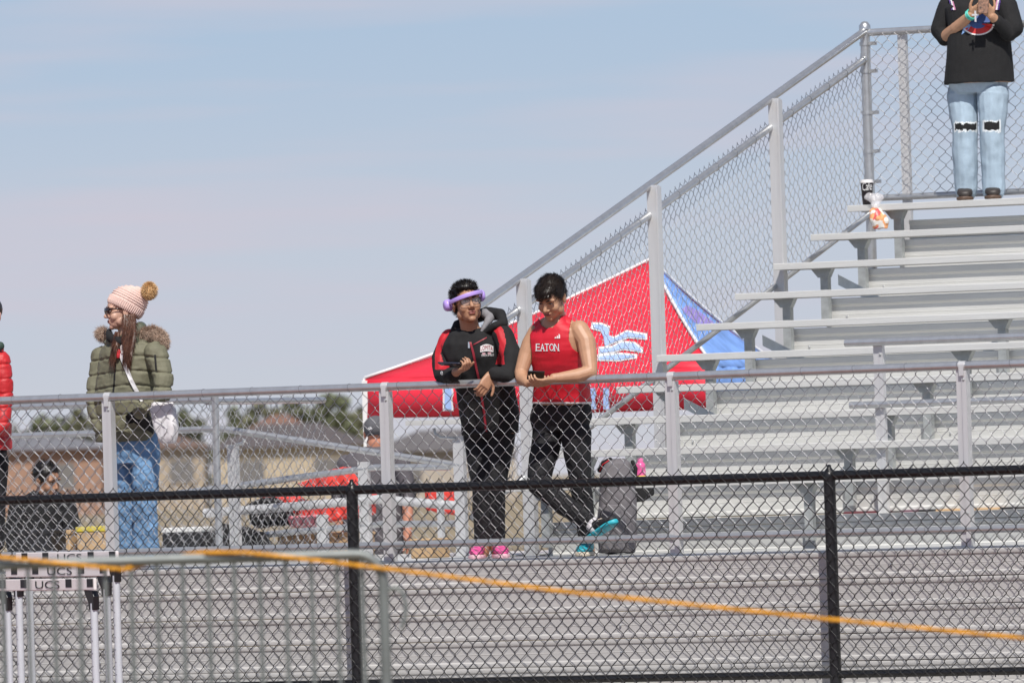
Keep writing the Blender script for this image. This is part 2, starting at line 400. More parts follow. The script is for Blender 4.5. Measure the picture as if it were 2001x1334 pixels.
# sloping side railing up the end of the bleacher
US = UL-.06
sp = [onu(x, y, US) for x, y in ((1013, 545), (1268, 365), (1505, 193), (1690, 62))]
print('side posts (v,z)', sp)
sl = (sp[2][1]-sp[0][1])/(sp[2][0]-sp[0][0]); print('slope', sl, RISE/TR)
sr = thing('guard_railing', 'sloping silver chain link railing climbing the open end of the bleacher', 'railing', Wl(US, sp[0][0], ZW))
v_a, z_a = sp[0]; v_e = sp[3][0]; z_e = z_a+sl*(v_e-v_a)
def vline(root, name, va, za, vb, zb, r, m=galv): return gpart(root, name, tube_mesh(name, [(0, va, za), (0, vb, zb)], r, m, 16), US, 0, 0)
vs0 = v_a-.75
vline(sr, 'top_rail', vs0, z_a-.75*sl, v_e, z_e, .026)
lo2 = onu(1380, 340, US); off2 = (z_a+sl*(lo2[0]-v_a))-lo2[1]; print('second rail drop', off2)
vline(sr, 'middle_rail', vs0, z_a-.75*sl-off2, v_e, z_e-off2, .024)
lo3 = onu(1445, 612, US); off3 = (z_a+sl*(lo3[0]-v_a))-lo3[1]; print('bottom rail drop', off3)
vline(sr, 'bottom_rail', vs0, z_a-.75*sl-off3, v_e, z_e-off3, .019, galv)
for i, (v, z) in enumerate(sp[:3]):
    b = MB(); zb = ZW-.1+max(0, (v-V0)*sl)-.1
    b.box((-.038, -.02, zb), (.038, .02, z_a+sl*(v-v_a)+.0)); b.box((.030, -.03, zb), (.045, .03, z_a+sl*(v-v_a)-.01))
    gpart(sr, 'post', b.mesh('post', alu_post), US+.03, v, 0)
ml = chain_mesh('chain_link_mesh', v_e-vs0, off3-off2, galv_wire, W=.075, H=.085, slope=sl, r=.0021)
o = link('chain_link_mesh', ml, sr, Wl(US-.035, vs0, z_a-.75*sl-off3)-Vector(sr.location), R(90)-TH)
for v in np.arange(vs0+.1, v_e, .3):
    t = link('tie_wire', tie_me, sr, Wl(US, v, z_a+sl*(v-v_a)-off2)-Vector(sr.location)); t.rotation_euler = (math.atan(sl), 0, R(90)-TH)
# back railing across the top
VK = v_e
zkt = z_e; zkb = onu(1740, 386, US)[1]; ub_l = US
kr = thing('guard_railing', 'chain link back railing across the very top of the bleacher', 'railing', Wl(US, VK, ZW+RISE*9))
zkt = sum(onv(x, y, VK)[1] for x, y in ((1720, 62), (1820, 58)))/2; zkb = sum(onv(x, y, VK)[1] for x, y in ((1745, 385), (1840, 382)))/2
print('back', zkt, zkb, VK)
gpart(kr, 'top_rail', tube_mesh('top_rail', [(0,0,0),(UR-US,0,0)], .025, galv, 16), US, VK, zkt)
gpart(kr, 'bottom_rail', tube_mesh('bottom_rail', [(0,0,0),(UR-US,0,0)], .022, galv, 16), US, VK, zkb)
b = MB(); b.lathe([(.034, GZ+.008), (.034, zkt+.02), (.040, zkt+.022), (.040, zkt+.05), (.020, zkt+.075), (.001, zkt+.08)], n=18)
gpart(kr, 'corner_post', b.mesh('corner_post', galv, smooth=True), US, VK, 0)
for zz in (.12, .34, .62, .92, 1.12):
    c = MB(); c.tube([(0,0,-.012),(0,0,.012)], .040, 14); c.box((.03,-.012,-.012),(.085,.012,.012)); gpart(kr, 'clamp', c.mesh('clamp', galv), US, VK, zkb+zz*(zkt-zkb)/1.2)
for i in range(4):
    uu = onv(1764, 200, VK)[0]+1.83*i
    b = MB(); b.box((-.03,-.02,ZW+.5),(.03,.02,zkt-.02)); gpart(kr, 'post', b.mesh('post', alu_post), uu, VK+.03, 0)
gpart(kr, 'chain_link_mesh', chain_mesh('chain_link_mesh', UR-US-.1, zkt-zkb-.02, galv_wire, W=.09, H=.094, r=.0022), US+.05, VK-.03, zkb+.01)

# inner handrail standing on the third row
VH = V0+TR*1-.1
hr = thing('handrail', 'short silver two-bar handrail standing among the lower bench rows', 'handrail', Wl(onv(1715, 700, VH)[0], VH, ZW+RISE*2))
uh = onv(1716, 800, VH)[0]; zh1 = onv(1716, 668, VH)[1]; zh2 = onv(1716, 790, VH)[1]; ue = onv(1652, 673, VH)[0]
gpart(hr, 'top_rail', tube_mesh('top_rail', [(0,0,0),(UR-ue,0,0)], .0235, galv, 16), ue, VH, zh1)
gpart(hr, 'middle_rail', tube_mesh('middle_rail', [(0,0,0),(UR-ue,0,0)], .0225, galv, 16), ue+.02, VH, zh2)
for i in range(4):
    b = MB(); b.box((-.03,-.015,ZW+RISE-.03),(.03,.03,zh1-.02)); b.box((.008,-.02,ZW+RISE-.03),(.034,-.016,zh1-.022)); q = gpart(hr, 'post', b.mesh('post', alu_post), uh+1.83*i, VH+.035, 0)
    c = MB(); c.ell((.02,-.022,zh1-.08), (.009,.006,.009), None, 8, 6); link('post_bolt', c.mesh('post_bolt', galv_dk), q)
# ------------------------------------------------------------------ people toolkit
dg = bpy.context.evaluated_depsgraph_get
CMi = CM.transposed()
CMn = np.array(CMi)
def proj(V):                            # world points (n,3) -> photograph pixels
    q = (np.asarray(V)-np.array([0, 0, EYE])) @ CMn.T
    return W_IMG/2 + F_PX*q[:, 0]/-q[:, 2], H_IMG/2 - F_PX*q[:, 1]/-q[:, 2]
def in_poly(x, y, poly):
    ins = np.zeros(len(x), bool); n = len(poly)
    for i in range(n):
        x1, y1 = poly[i]; x2, y2 = poly[(i+1) % n]
        c = ((y1 > y) != (y2 > y)) & (x < (x2-x1)*(y-y1)/((y2-y1) or 1e-9)+x1)
        ins ^= c
    return ins
def fbm(V, sc, seed=0., st=(1, 1, 1)):
    return np.array([mnoise.noise(Vector((p[0]*sc*st[0]+seed, p[1]*sc*st[1], p[2]*sc*st[2]))) for p in V])
def blob(name, mb, mats, parent, voxel=.006, smooth=3, disp=None, classify=None, keep=None, factor=.5):
    me = bpy.data.meshes.new('tmp'); off = Vector(parent.location) if parent else Vector((0, 0, 0))
    if parent and parent.parent: off = off + Vector(parent.parent.location)
    me.from_pydata([Vector(p)-off for p in mb.v], [], mb.f)
    bm = bmesh.new(); bm.from_mesh(me); bmesh.ops.recalc_face_normals(bm, faces=bm.faces); bm.to_mesh(me); bm.free()
    o = bpy.data.objects.new('tmp', me); col.objects.link(o)
    r = o.modifiers.new('r', 'REMESH'); r.mode = 'VOXEL'; r.voxel_size = voxel
    if smooth:
        s = o.modifiers.new('s', 'SMOOTH'); s.iterations = smooth; s.factor = factor
    ev = o.evaluated_get(dg()); nm = bpy.data.meshes.new_from_object(ev); bpy.data.objects.remove(o)
    nm.name = name; offn = np.array(off)
    n = len(nm.vertices); V = np.empty(n*3); nm.vertices.foreach_get('co', V); V = V.reshape(-1, 3)
    if disp:
        N = np.empty(n*3); nm.vertices.foreach_get('normal', N); N = N.reshape(-1, 3)
        V = V + N*disp(V+offn, N)[:, None]; nm.vertices.foreach_set('co', V.ravel())
    nm.materials.clear()
    for m in (mats if isinstance(mats, (list, tuple)) else [mats]): nm.materials.append(m)
    if classify or keep:
        C = np.empty(len(nm.polygons)*3); nm.polygons.foreach_get('center', C); C = C.reshape(-1, 3)+offn
        Nf = np.empty(len(nm.polygons)*3); nm.polygons.foreach_get('normal', Nf); Nf = Nf.reshape(-1, 3)
        if classify: nm.polygons.foreach_set('material_index', classify(C, Nf).astype(np.int32))
        if keep is not None:
            k = keep(C, Nf); bm = bmesh.new(); bm.from_mesh(nm); bm.faces.ensure_lookup_table()
            bmesh.ops.delete(bm, geom=[f for f in bm.faces if not k[f.index]], context='FACES'); bm.to_mesh(nm); bm.free()
    nm.polygons.foreach_set('use_smooth', [True]*len(nm.polygons)); nm.update()
    return link(name, nm, parent)
def world_off(o):
    p = Vector((0, 0, 0)); q = o
    while q: p = p+Vector(q.location); q = q.parent
    return p
def bvh_of(o):
    off = world_off(o)
    return BVHTree.FromPolygons([v.co+off for v in o.data.vertices], [tuple(p.vertices) for p in o.data.polygons])
def fur(name, src, m, parent, count, length, width, flow=(0, 0, -1), lift=.5, jit=.35, sel=None):
    off = world_off(src)-world_off(parent) if parent else Vector((0, 0, 0))
    ps = [p for p in src.data.polygons if sel is None or sel(p.center+world_off(src), p.normal)]
    if not ps: return None
    vs = []; fs = []; fl = Vector(flow)
    for i in range(count):
        p = random.choice(ps); n = p.normal
        a = src.data.vertices[random.choice(p.vertices)].co; c = p.center.lerp(a, random.random()*.8)+off
        t = fl-n*fl.dot(n)
        if t.length > 1e-4: t.normalize()
        d = (n*lift+t*(1-lift)+Vector((random.gauss(0, jit), random.gauss(0, jit), random.gauss(0, jit)))).normalized()
        L = length*random.uniform(.55, 1.2); w = d.cross(n)
        w = w.normalized()*width if w.length > 1e-4 else n.orthogonal()*width
        k = len(vs); mid = c+d*L*.55+n*L*.06
        vs += [c-w-n*.002, c+w-n*.002, mid+w*.7, mid-w*.7, c+d*L+t*L*.12]; fs += [(k, k+1, k+2, k+3), (k+3, k+2, k+4)]
    me = bpy.data.meshes.new(name); me.from_pydata(vs, [], fs); me.materials.append(m)
    return link(name, me, parent)
def text_polys(body, size=1.):
    cu = bpy.data.curves.new('t', 'FONT'); cu.body = body; cu.size = size; cu.resolution_u = 3
    o = bpy.data.objects.new('t', cu); col.objects.link(o)
    me = bpy.data.meshes.new_from_object(o.evaluated_get(dg())); bpy.data.objects.remove(o)
    v = [(p.co.x, p.co.y) for p in me.vertices]; f = [tuple(p.vertices) for p in me.polygons]
    x0 = min(a for a, b in v); x1 = max(a for a, b in v); y0 = min(b for a, b in v); y1 = max(b for a, b in v)
    return [((a-x0)/(x1-x0), (b-y0)/(y1-y0)) for a, b in v], f
def decal(name, pts, faces, bvh, m, parent, lift=.003):        # pixel polygons laid on a real surface
    vs = []; miss = []; off = world_off(parent)
    for x, y in pts:
        d = ray(x, y).normalized(); h = bvh.ray_cast(Vector((0, 0, EYE)), d)
        miss.append(h[0] is None); p = h[0] if h[0] is not None else Vector((0, 54, 1))
        vs.append(p-d*lift-off)
    faces = [q for q in faces if not any(miss[i] for i in q)]
    if not faces: return None
    used = sorted({i for q in faces for i in q}); ix = {j: i for i, j in enumerate(used)}
    me = bpy.data.meshes.new(name); me.from_pydata([vs[i] for i in used], [], [tuple(ix[i] for i in q) for q in faces]); me.materials.append(m)
    return link(name, me, parent)
def text_decal(name, body, box, bvh, m, parent, arch=0., skew=0., lift=.003):
    v, f = text_polys(body); x0, y0, x1, y1 = box
    pts = [(x0+(x1-x0)*a, y1-(y1-y0)*b-arch*(1-(2*a-1)**2)+skew*(a-.5)) for a, b in v]
    return decal(name, pts, f, bvh, m, parent, lift)

def frame(fwd, up):
    f = Vector(fwd).normalized(); u = Vector(up); u = (u-f*u.dot(f)).normalized(); r = f.cross(u)
    return Matrix((r, f, u)).transposed()           # local (right, forward, up) -> world
def head_prims(mb, c, A, k=1.):
    T = lambda p: c+A @ (Vector(p)*k)
    E = lambda p, r: mb.ell(T(p), tuple(q*k for q in r), A, 20, 14)
    E((0, -.012, .035), (.073, .093, .083)); E((0, .030, -.045), (.058, .056, .056)); E((0, .045, .035), (.058, .046, .05)); E((0, .026, -.015), (.063, .062, .08)); E((0, .035, -.068), (.047, .05, .042)); E((0, .068, -.094), (.022, .018, .018))
    for s in (-1, 1):
        E((s*.036, .055, -.028), (.027, .028, .03)); E((s*.030, .076, .030), (.032, .013, .010)); E((s*.052, .01, -.06), (.018, .035, .03))
        E((s*.077, -.012, -.006), (.009, .020, .031)); E((s*.079, -.018, .008), (.008, .016, .018)); E((s*.0125, .094, -.030), (.009, .011, .008))
    mb.tube([T((0, .080, .022)), T((0, .092, .0)), T((0, .106, -.022)), T((0, .100, -.034))], [.0085*k, .0095*k, .0125*k, .010*k], 10)
    E((0, .108, -.025), (.0115, .011, .010))
    E((0, .083, -.0525), (.024, .011, .0065)); E((0, .082, -.064), (.021, .011, .007))
def face_parts(root, c, A, k, brow_m, lip_m, eyes='open', smile=0.):
    T = lambda p: c+A @ (Vector(p)*k)
    for s in (-1, 1):
        b = MB(); b.tube([T((s*.012, .0905, .027)), T((s*.030, .0915, .034)), T((s*.048, .078, .029))], [.0035*k, .0045*k, .002*k], 6); part('eyebrow', b, brow_m, root, 2)
        b = MB(); h = .0055 if eyes == 'open' else .003
        b.ell(T((s*.030, .0805, .009)), (.0145*k, .006*k, h*k), A, 12, 8, 0); b.ell(T((s*.030, .0845, .009)), (.0055*k, .0035*k, h*.95*k), A, 10, 6, 1)
        b.tube([T((s*.015, .086, .011)), T((s*.030, .0875, .0155)), T((s*.045, .081, .011))], .0018*k, 5, 1)
        part('eye', b, [mat('eye_white', (.6, .56, .52), .3), mat('eye_dark', (.015, .01, .008), .2)], root, 2)
    b = MB(); b.ell(T((0, .0905, -.0535)), (.022*k, .005*k, .004*k), A, 14, 8, 0); b.ell(T((0, .0895, -.0635)), (.019*k, .005*k, .005*k), A, 14, 8, 0)
    b.tube([T((-.021, .0895, -.058+smile)), T((0, .0955, -.0585)), T((.021, .0895, -.058+smile))], .0016*k, 5, 1)
    part('mouth', b, [lip_m, mat('mouth_line', (.08, .025, .02), .6)], root, 2)
def hand_prims(mb, wrist, d, n, curl=(25, 35, 25), side=1, k=1., spread=.1, thumb=.7):
    d = Vector(d).normalized(); n = Vector(n); n = (n-d*n.dot(d)).normalized(); s = d.cross(n)*side     # s: thumb side
    w = Vector(wrist); M = Matrix((s, d, n)).transposed()
    mb.loft([(w-d*.01*k, s, n, .024*k, .018*k), (w+d*.02*k, s, n, .032*k, .017*k), (w+d*.06*k, s, n, .041*k, .015*k), (w+d*.09*k, s, n, .039*k, .012*k)], 14, power=2.6)
    for i, (off, L) in enumerate(((.030, .92), (.0105, 1.03), (-.0095, .95), (-.029, .75))):
        p = w+d*.085*k+s*off*k; a = 0.; dirn = d+s*off*spread*8; dirn.normalize(); pts = [(p, .0095*k)]
        for seg, ang in zip((.042, .026, .021), curl):
            a += R(ang); q = dirn*math.cos(a)+n*math.sin(a); p = p+q*seg*L*k; pts.append((p, (.0088-.0008*len(pts))*k))
        mb.limb(pts, 10)
    p = w+d*.025*k+s*.028*k; pts = [(p, .014*k)]
    for seg, (x, y, z) in zip((.038, .030, .024), ((.85, .6, .35*thumb), (.45, .8, .5*thumb), (.2, .85, .6*thumb))):
        p = p+(s*x+d*y+n*z).normalized()*seg*k; pts.append((p, (.0115-.001*len(pts))*k))
    mb.limb(pts, 10)
def shoe(root, heel, toe, mats, ground=None, hgt=.075, wid=.047):   # mats: upper, sole
    h = Vector(heel); t = Vector(toe); d = (t-h).normalized(); L = (t-h).length; upv = Vector((0, 0, 1)); s = d.cross(upv).normalized(); u = s.cross(d)
    b = MB(); rg = []
    for f, w, z in ((0, .55, .80), (.06, .78, 1.0), (.25, .82, 1.05), (.42, .88, .92), (.6, 1., .72), (.8, .98, .55), (.94, .7, .42), (1., .3, .3)):
        zz = hgt*z; rg.append((h+d*L*f+u*(.022+zz/2), s, u, wid*w, zz/2))
    b.loft(rg, 16, power=2.5); o = part('shoe', b, mats[0], root, 2); 
    m = o.modifiers.new('s', 'SUBSURF'); m.levels = 1; m.render_levels = 1
    b = MB(); rg = []
    for f, w in ((-.01, .5), (.04, .84), (.25, .9), (.42, .92), (.6, 1.06), (.8, 1.04), (.95, .76), (1.02, .3)):
        rg.append((h+d*L*f+u*.014, s, u, wid*w, .014))
    b.loft(rg, 16, power=4); part('sole', b, mats[1], o, 2)
    b = MB()
    for f in (.38, .46, .54): b.tube([h+d*L*f-s*.022+u*(.022+hgt*(1.1-f*.75)), h+d*L*(f+.02)+u*(.028+hgt*(1.13-f*.75)), h+d*L*f+s*.022+u*(.022+hgt*(1.1-f*.75))], .004, 6)
    part('lace', b, mats[2] if len(mats) > 2 else mats[1], o, 2)
    return o

class Fig:
    """A person laid out on sight lines; depth is measured back from a plane v = const of the bleacher frame."""
    def __init__(s, name, label, base_px, v, phi, zfoot, group=None):
        s.v = v; s.phi = R(phi)
        u, z = onv(base_px[0], base_px[1], v); p = Wl(u, v, zfoot)
        s.root = thing(name, label, 'person', p, group)
        s.lat = Vector((math.cos(s.phi), -math.sin(s.phi), 0)); s.fw = Vector((-math.sin(s.phi), -math.cos(s.phi), 0))
        s.body = MB(); s.top = MB(); s.bot = MB()
    def J(s, x, y, off=0.): return P(x, y, depth_v(x, s.v)+off)
    def rings(s, lst, grow=0.):
        out = []
        for y, xl, xr, off, b in lst:
            c = s.J((xl+xr)/2, y, off); sc = F_PX/c.y; h = (xr-xl)/2/sc
            a = math.sqrt(max(h*h-(b*math.sin(s.phi))**2, (.3*h)**2))/math.cos(s.phi)
            out.append((c, s.lat, s.fw, max(a+grow, .01), max(b+grow, .01)))
        return out
    def torso(s, lst, clothed=True, shrink=.018):
        s.body.loft(s.rings(lst, -shrink if clothed else 0.), 24)
        if clothed: s.top.loft(s.rings(lst), 28)
    def hips(s, lst, shrink=.034):
        s.body.loft(s.rings(lst, -shrink), 24); s.bot.loft(s.rings(lst), 28)
    def limb(s, js, cloth=None, shrink=.014, upto=None):
        pts = [(s.J(x, y, o), r) for x, y, o, r in js]
        s.body.limb([(p, max(r-(shrink if cloth else 0), .02)) for p, r in pts])
        if cloth: cloth.limb(pts[:upto] if upto else pts)
        return pts

def folds(amp, sc=9., st=(1, 1, .45), seed=0., fine=.4):
    def f(V, N): return amp*(fbm(V, sc, seed, st)+fine*fbm(V, sc*2.7, seed+5, st))
    return f
SK1 = mat('skin_tan', (.42, .225, .135), .48, 0, (.10, 25), .10, 400); SK2 = mat('skin_light_tan', (.47, .265, .160), .48, 0, (.08, 25), .10, 400)
SK3 = mat('skin_fair', (.56, .34, .25), .48, 0, (.07, 25), .1, 400); SK4 = mat('skin_brown', (.36, .19, .115), .48, 0, (.1, 25), .1, 400)
LIP = mat('lip', (.38, .13, .11), .45); LIP2 = mat('lip_rose', (.42, .13, .13), .45)
HAIRB = mat('hair_black', (.011, .009, .008), .38, 0, (.3, 80)); HAIRD = mat('hair_dark_brown', (.022, .015, .011), .38, 0, (.3, 80)); HAIRW = mat('hair_brown', (.085, .035, .02), .42, 0, (.35, 60))
CL_BLK = mat('cloth_black', (.010, .010, .011), .88, 0, (.2, 30), .25, 160); CL_BLK2 = mat('trouser_black', (.011, .011, .013), .85, 0, (.2, 20), .3, 90)
CL_RED = mat('cloth_red', (.50, .012, .022), .62, 0, (.08, 20), .2, 160); CL_GREY = mat('cloth_grey_lining', (.24, .235, .25), .85, 0, (.1, 50), .3, 300)
WHITE = mat('print_white', (.78, .78, .78), .6); BLK_PL = mat('black_plastic', (.012, .012, .014), .28)
DENIM = mat('denim_blue', (.155, .29, .48), .85, 0, (.28, 14), .3, 260, stretch=(1, 1, .5)); DENIM_L = mat('denim_pale', (.36, .46, .55), .85, 0, (.18, 10), .3, 260, stretch=(1, 1, .5))
OLIVE = mat('puffer_olive', (.165, .16, .105), .72, 0, (.12, 14), .25, 45); FURM = mat('fur_trim', (.46, .34, .26), .8, 0, (.35, 40)); POM = mat('fur_pompom', (.68, .46, .23), .8, 0, (.3, 40))

# ---- boy in the black team jacket with headphones round his head
f = Fig('person', 'person in black and red hooded team jacket with lilac headphones leaning on the rail', (950, 1085), VF, 8, ZW)
A = f
TOP_A = [(640, 896, 946, .13, .065), (652, 876, 972, .14, .10), (672, 862, 990, .15, .125), (700, 868, 990, .16, .13), (730, 876, 992, .20, .13), (760, 891, 1005, .27, .13), (800, 896, 1013, .34, .13), (848, 903, 1016, .39, .13)]
f.torso(TOP_A)
f.hips([(800, 903, 1008, .34, .115), (835, 905, 1008, .38, .12), (856, 912, 1000, .40, .10)])
l1 = f.limb([(877, 662, .14, .064), (860, 700, .08, .058), (864, 733, .0, .054), (887, 731, -.12, .042)], f.top); f.body.limb([(f.J(887, 731, -.12), .03), (f.J(893, 726, -.16), .026)])
l2 = f.limb([(982, 654, .14, .068), (1000, 700, .08, .060), (994, 734, .0, .055), (966, 731, -.06, .042)], f.top); f.body.limb([(f.J(966, 731, -.06), .03), (f.J(957, 733, -.075), .026)])
f.limb([(934, 850, .40, .094), (943, 950, .35, .066), (946, 1050, .42, .062)], f.bot); f.limb([(979, 850, .41, .094), (968, 950, .38, .066), (968, 1050, .47, .062)], f.bot)
f.body.limb([(f.J(946, 1050, .42), .04), (f.J(944, 1078, .42), .04)]); f.body.limb([(f.J(968, 1050, .47), .04), (f.J(972, 1078, .47), .04)])
hc = f.J(912, 594, .05); HA = frame((.28, -1, .10), (-.13, .1, 1)); hk = 1.07
head_prims(f.body, hc, HA, hk); f.body.limb([(hc+HA @ Vector((0, -.02, -.06)), .055), (f.J(921, 655, .12), .062)])
hand_prims(f.body, f.J(893, 726, -.16), (.62, -.72, .22), (-.25, .15, 1), (42, 58, 40), -1, .95)
hand_prims(f.body, f.J(957, 733, -.075), (-.40, -.35, -.75), (-.5, .75, -.1), (28, 40, 30), 1, 1.0, thumb=.3)
blob('body', f.body, SK1, f.root, .0042, 2)
def cls_jacket(C, N):
    x, y = proj(C); out = np.zeros(len(x))
    l = in_poly(x, y, [(862, 640), (884, 640), (868, 668), (861, 690), (868, 712), (880, 716), (868, 722), (850, 722), (850, 690), (856, 660)])
    r = in_poly(x, y, [(960, 640), (975, 632), (984, 645), (989, 668), (984, 690), (986, 712), (968, 712), (974, 690), (976, 672), (970, 652)])
    out[(l | r) & (N[:, 1] < .3)] = 1
    return out
jk = blob('jacket', f.top, [CL_BLK, CL_RED], f.root, .0055, 4, folds(.011, 8, (1.2, 1, .7), 3., .55), cls_jacket)
blob('trousers', f.bot, CL_BLK2, f.root, .006, 4, folds(.007, 9, (1, 1, .8), 8.))
b = MB(); b.limb([(f.J(888, 646, .10), .026), (f.J(894, 634, .18), .03), (f.J(915, 626, .25), .036), (f.J(950, 612, .25), .042), (f.J(978, 614, .20), .036), (f.J(985, 632, .13), .028)])
b.limb([(f.J(950, 648, .10), .020), (f.J(968, 636, .09), .026), (f.J(984, 630, .13), .028)]); b.limb([(f.J(904, 655, .09), .014), (f.J(898, 648, .10), .022)])
blob('hood', b, CL_BLK, f.root, .0055, 3, folds(.004, 14))
b = MB(); b.limb([(f.J(939, 652, .085), .008), (f.J(945, 641, .10), .014), (f.J(952, 630, .13), .022), (f.J(958, 620, .18), .030), (f.J(948, 612, .21), .030)])
part('hood_lining', b, CL_GREY, f.root, 2)
bj = bvh_of(jk)
zp = [(919, 668), (925, 690), (931, 720), (937, 745), (941, 775), (946, 805), (950, 843)]
pts = []; 
zp = [(zp[i][0]+(zp[i+1][0]-zp[i][0])*k/8, zp[i][1]+(zp[i+1][1]-zp[i][1])*k/8) for i in range(len(zp)-1) for k in range(8)]+[zp[-1]]
for x, y in zp: pts += [(x-2.2, y), (x+2.2, y)]
decal('zip', pts, [(2*i, 2*i+1, 2*i+3, 2*i+2) for i in range(len(zp)-1)], bj, mat('zip_red', (.28, .02, .035), .5), f.root, .009)
decal('chest_seam', [(925+2.6*i, 672-1.4*i) for i in range(11)]+[(925.5+2.6*i, 674.2-1.4*i) for i in range(11)], [(i, i+1, 12+i, 11+i) for i in range(10)], bj, mat('zip_red', (.28, .02, .035), .5), f.root, .004)
decal('zip_pull', [(914.5, 668), (918, 668), (918, 680), (914.5, 680)], [(0, 1, 2, 3)], bj, mat('zip_metal', (.6, .6, .6), .3, .8), f.root, .007)
CRIM = mat('print_crimson', (.33, .02, .04), .6)
n_ = 10; bd = [(938.5+25.5*i/n_, 676.5-4.5*math.sin(math.pi*i/n_)) for i in range(n_+1)]; bd2 = [(938.5+25.5*i/n_, 688-2*math.sin(math.pi*i/n_)) for i in range(n_+1)]
decal('crest_backing', bd+bd2, [(i, i+1, n_+2+i, n_+1+i) for i in range(n_)], bj, WHITE, f.root, .003)
text_decal('crest_name', 'LOMITA', (939.5, 677.0, 963, 685.5), bj, CRIM, f.root, 2.6, 0, .005)
decal('crest_backing', [(942, 689), (960, 687.5), (959, 692.5), (943, 693.5)], [(0, 1, 2, 3)], bj, mat('print_pink', (.55, .34, .37), .6), f.root, .003)
text_decal('crest_line', 'TRACK & FIELD', (940, 691.5, 965, 695.8), bj, WHITE, f.root, 0, -1.5, .0045)
text_decal('cuff_mark', 'e', (860.5, 725, 865.5, 732), bj, WHITE, f.root)
face_parts(f.root, hc, HA, hk, HAIRB, LIP, 'squint', .002)
b = MB(); T = lambda p: hc+HA @ (Vector(p)*hk)
b.ell(T((0, -.026, .050)), (.081*hk, .094*hk, .086*hk), HA, 20, 14); b.ell(T((0, .03, .095)), (.062*hk, .055*hk, .035*hk), HA); b.ell(T((0, -.075, -.01)), (.066*hk, .035*hk, .06*hk), HA)
for s_ in (-1, 1): b.ell(T((s_*.068, -.015, .035)), (.013*hk, .035*hk, .04*hk), HA)
hr_ = blob('hair', b, HAIRB, f.root, .005, 2, folds(.004, 40, (1, 1, 1)))
fur('hair_strand', hr_, HAIRB, hr_, 4200, .021, .0014, (0, -.3, .9), .75, .28)
# mouth with teeth showing
b = MB(); b.ell(T((.002, .0880, -.0585)), (.015*hk, .005*hk, .0030*hk), HA); part('teeth', b, mat('teeth', (.7, .66, .6), .3), f.root, 2)
# glasses
b = MB()
for s_ in (-1, 1):
    cx = s_*.032; lp = []
    for i in range(20):
        a = 2*math.pi*i/20; lp.append(T((cx+.026*math.copysign(abs(math.cos(a))**.7, math.cos(a)), .101-abs(cx+.026*math.cos(a))*.16, .004+.020*math.copysign(abs(math.sin(a))**.8, math.sin(a)))))
    b.tube(lp, .0016, 6, 0, closed=True); k_ = len(b.v); b.add(lp, [tuple(range(20))], 1)
    b.tube([T((s_*.058, .090, .010)), T((s_*.072, .05, .010)), T((s_*.080, -.01, .004))], .0018, 6)
b.tube([T((-.007, .101, .010)), T((0, .104, .012)), T((.007, .101, .010))], .0016, 6)
gl = mat('lens_glass', (.5, .55, .62), .08, 0, alpha=.12, spec=.5)
part('glasses', b, [mat('glasses_frame', (.03, .022, .02), .3), gl], f.root, 2)
# headphones
LIL = mat('lilac_plastic', (.47, .33, .80), .38, 0, (.04, 20)); LIL2 = mat('lilac_cushion', (.33, .22, .58), .6)
hp_ = thing('headphones', 'lilac over-ear headphones worn round the forehead of the jacketed person', 'headphones', T((0, 0, .05)))
arc = [T((.100*math.cos(a), -.025+.137*math.sin(a), .034+.010*math.sin(a)-.016*math.cos(a))) for a in np.linspace(-.12, math.pi+.12, 28)]
b = MB(); upv = HA @ Vector((0, 0, 1)); vs = []
rg = []
for i, p in enumerate(arc):
    t = (arc[min(i+1, 27)]-arc[max(i-1, 0)]).normalized(); nn = t.cross(upv).normalized(); w_ = .0135
    rg.append((p, upv, nn, w_, .0055))
b.loft(rg, 12, power=3.5); part('headband', b, LIL, hp_, 2)
for s_ in (-1, 1):
    M4 = Matrix.Translation(T((s_*.098, -.042, .026-s_*.016))) @ (HA.to_4x4()) @ Matrix.Rotation(s_*R(90), 4, 'Y')
    b = MB(); b.lathe([(.010, .030), (.026, .028), (.034, .020), (.037, .010), (.037, .0)], n=22, fr=M4); part('ear_cup', b, LIL, hp_, 1)
    b = MB(); b.lathe([(.036, .0), (.039, -.006), (.037, -.016), (.026, -.020), (.012, -.017)], n=22, fr=M4); part('ear_cushion', b, LIL2, hp_, 1)
# phone in his hand
def phone(label, c, d, n, k=1., case=BLK_PL, screen=None, L=.150, Wd=.073):
    d = Vector(d).normalized(); n = Vector(n); n = (n-d*n.dot(d)).normalized(); s = d.cross(n)
    M4 = Matrix.Translation(c) @ Matrix((s, d, n)).transposed().to_4x4()
    r = thing('phone', label, 'phone', c)
    b = MB(); b.box((-Wd/2, -L/2, -.0045), (Wd/2, L/2, .0045), fr=M4); bev(part('case', b, case, r), .004, 3)
    b = MB(); b.box((-Wd/2+.003, -L/2+.003, .0046), (Wd/2-.003, L/2-.003, .0052), fr=M4); part('screen', b, mat('phone_glass', (.015, .018, .025), .08), r)
    b = MB(); b.box((-Wd/2+.006, L/2-.034, -.0068), (-Wd/2+.032, L/2-.008, -.0045), fr=M4); part('camera_bump', b, BLK_PL, r)
    return r
phone('dark phone resting on the upturned palm of the person with headphones', f.J(880, 711, -.22), (1, -.35, -.06), (-.1, .25, 1), case=mat('navy_case', (.03, .035, .06), .3), L=.145)
PINK = mat('shoe_pink', (.75, .10, .32), .6, 0, (.15, 30), .2, 120)
for (hx, tx, o_) in ((938, 928, .42), (972, 984, .47)):
    h_ = f.J(hx, 1080, o_); h_.z = ZW; t_ = f.J(tx, 1085, o_-.25); t_.z = ZW; shoe(f.root, h_, t_, [PINK, mat('sole_pale_pink', (.72, .45, .52), .6), mat('lace_pink', (.8, .25, .42), .7)])

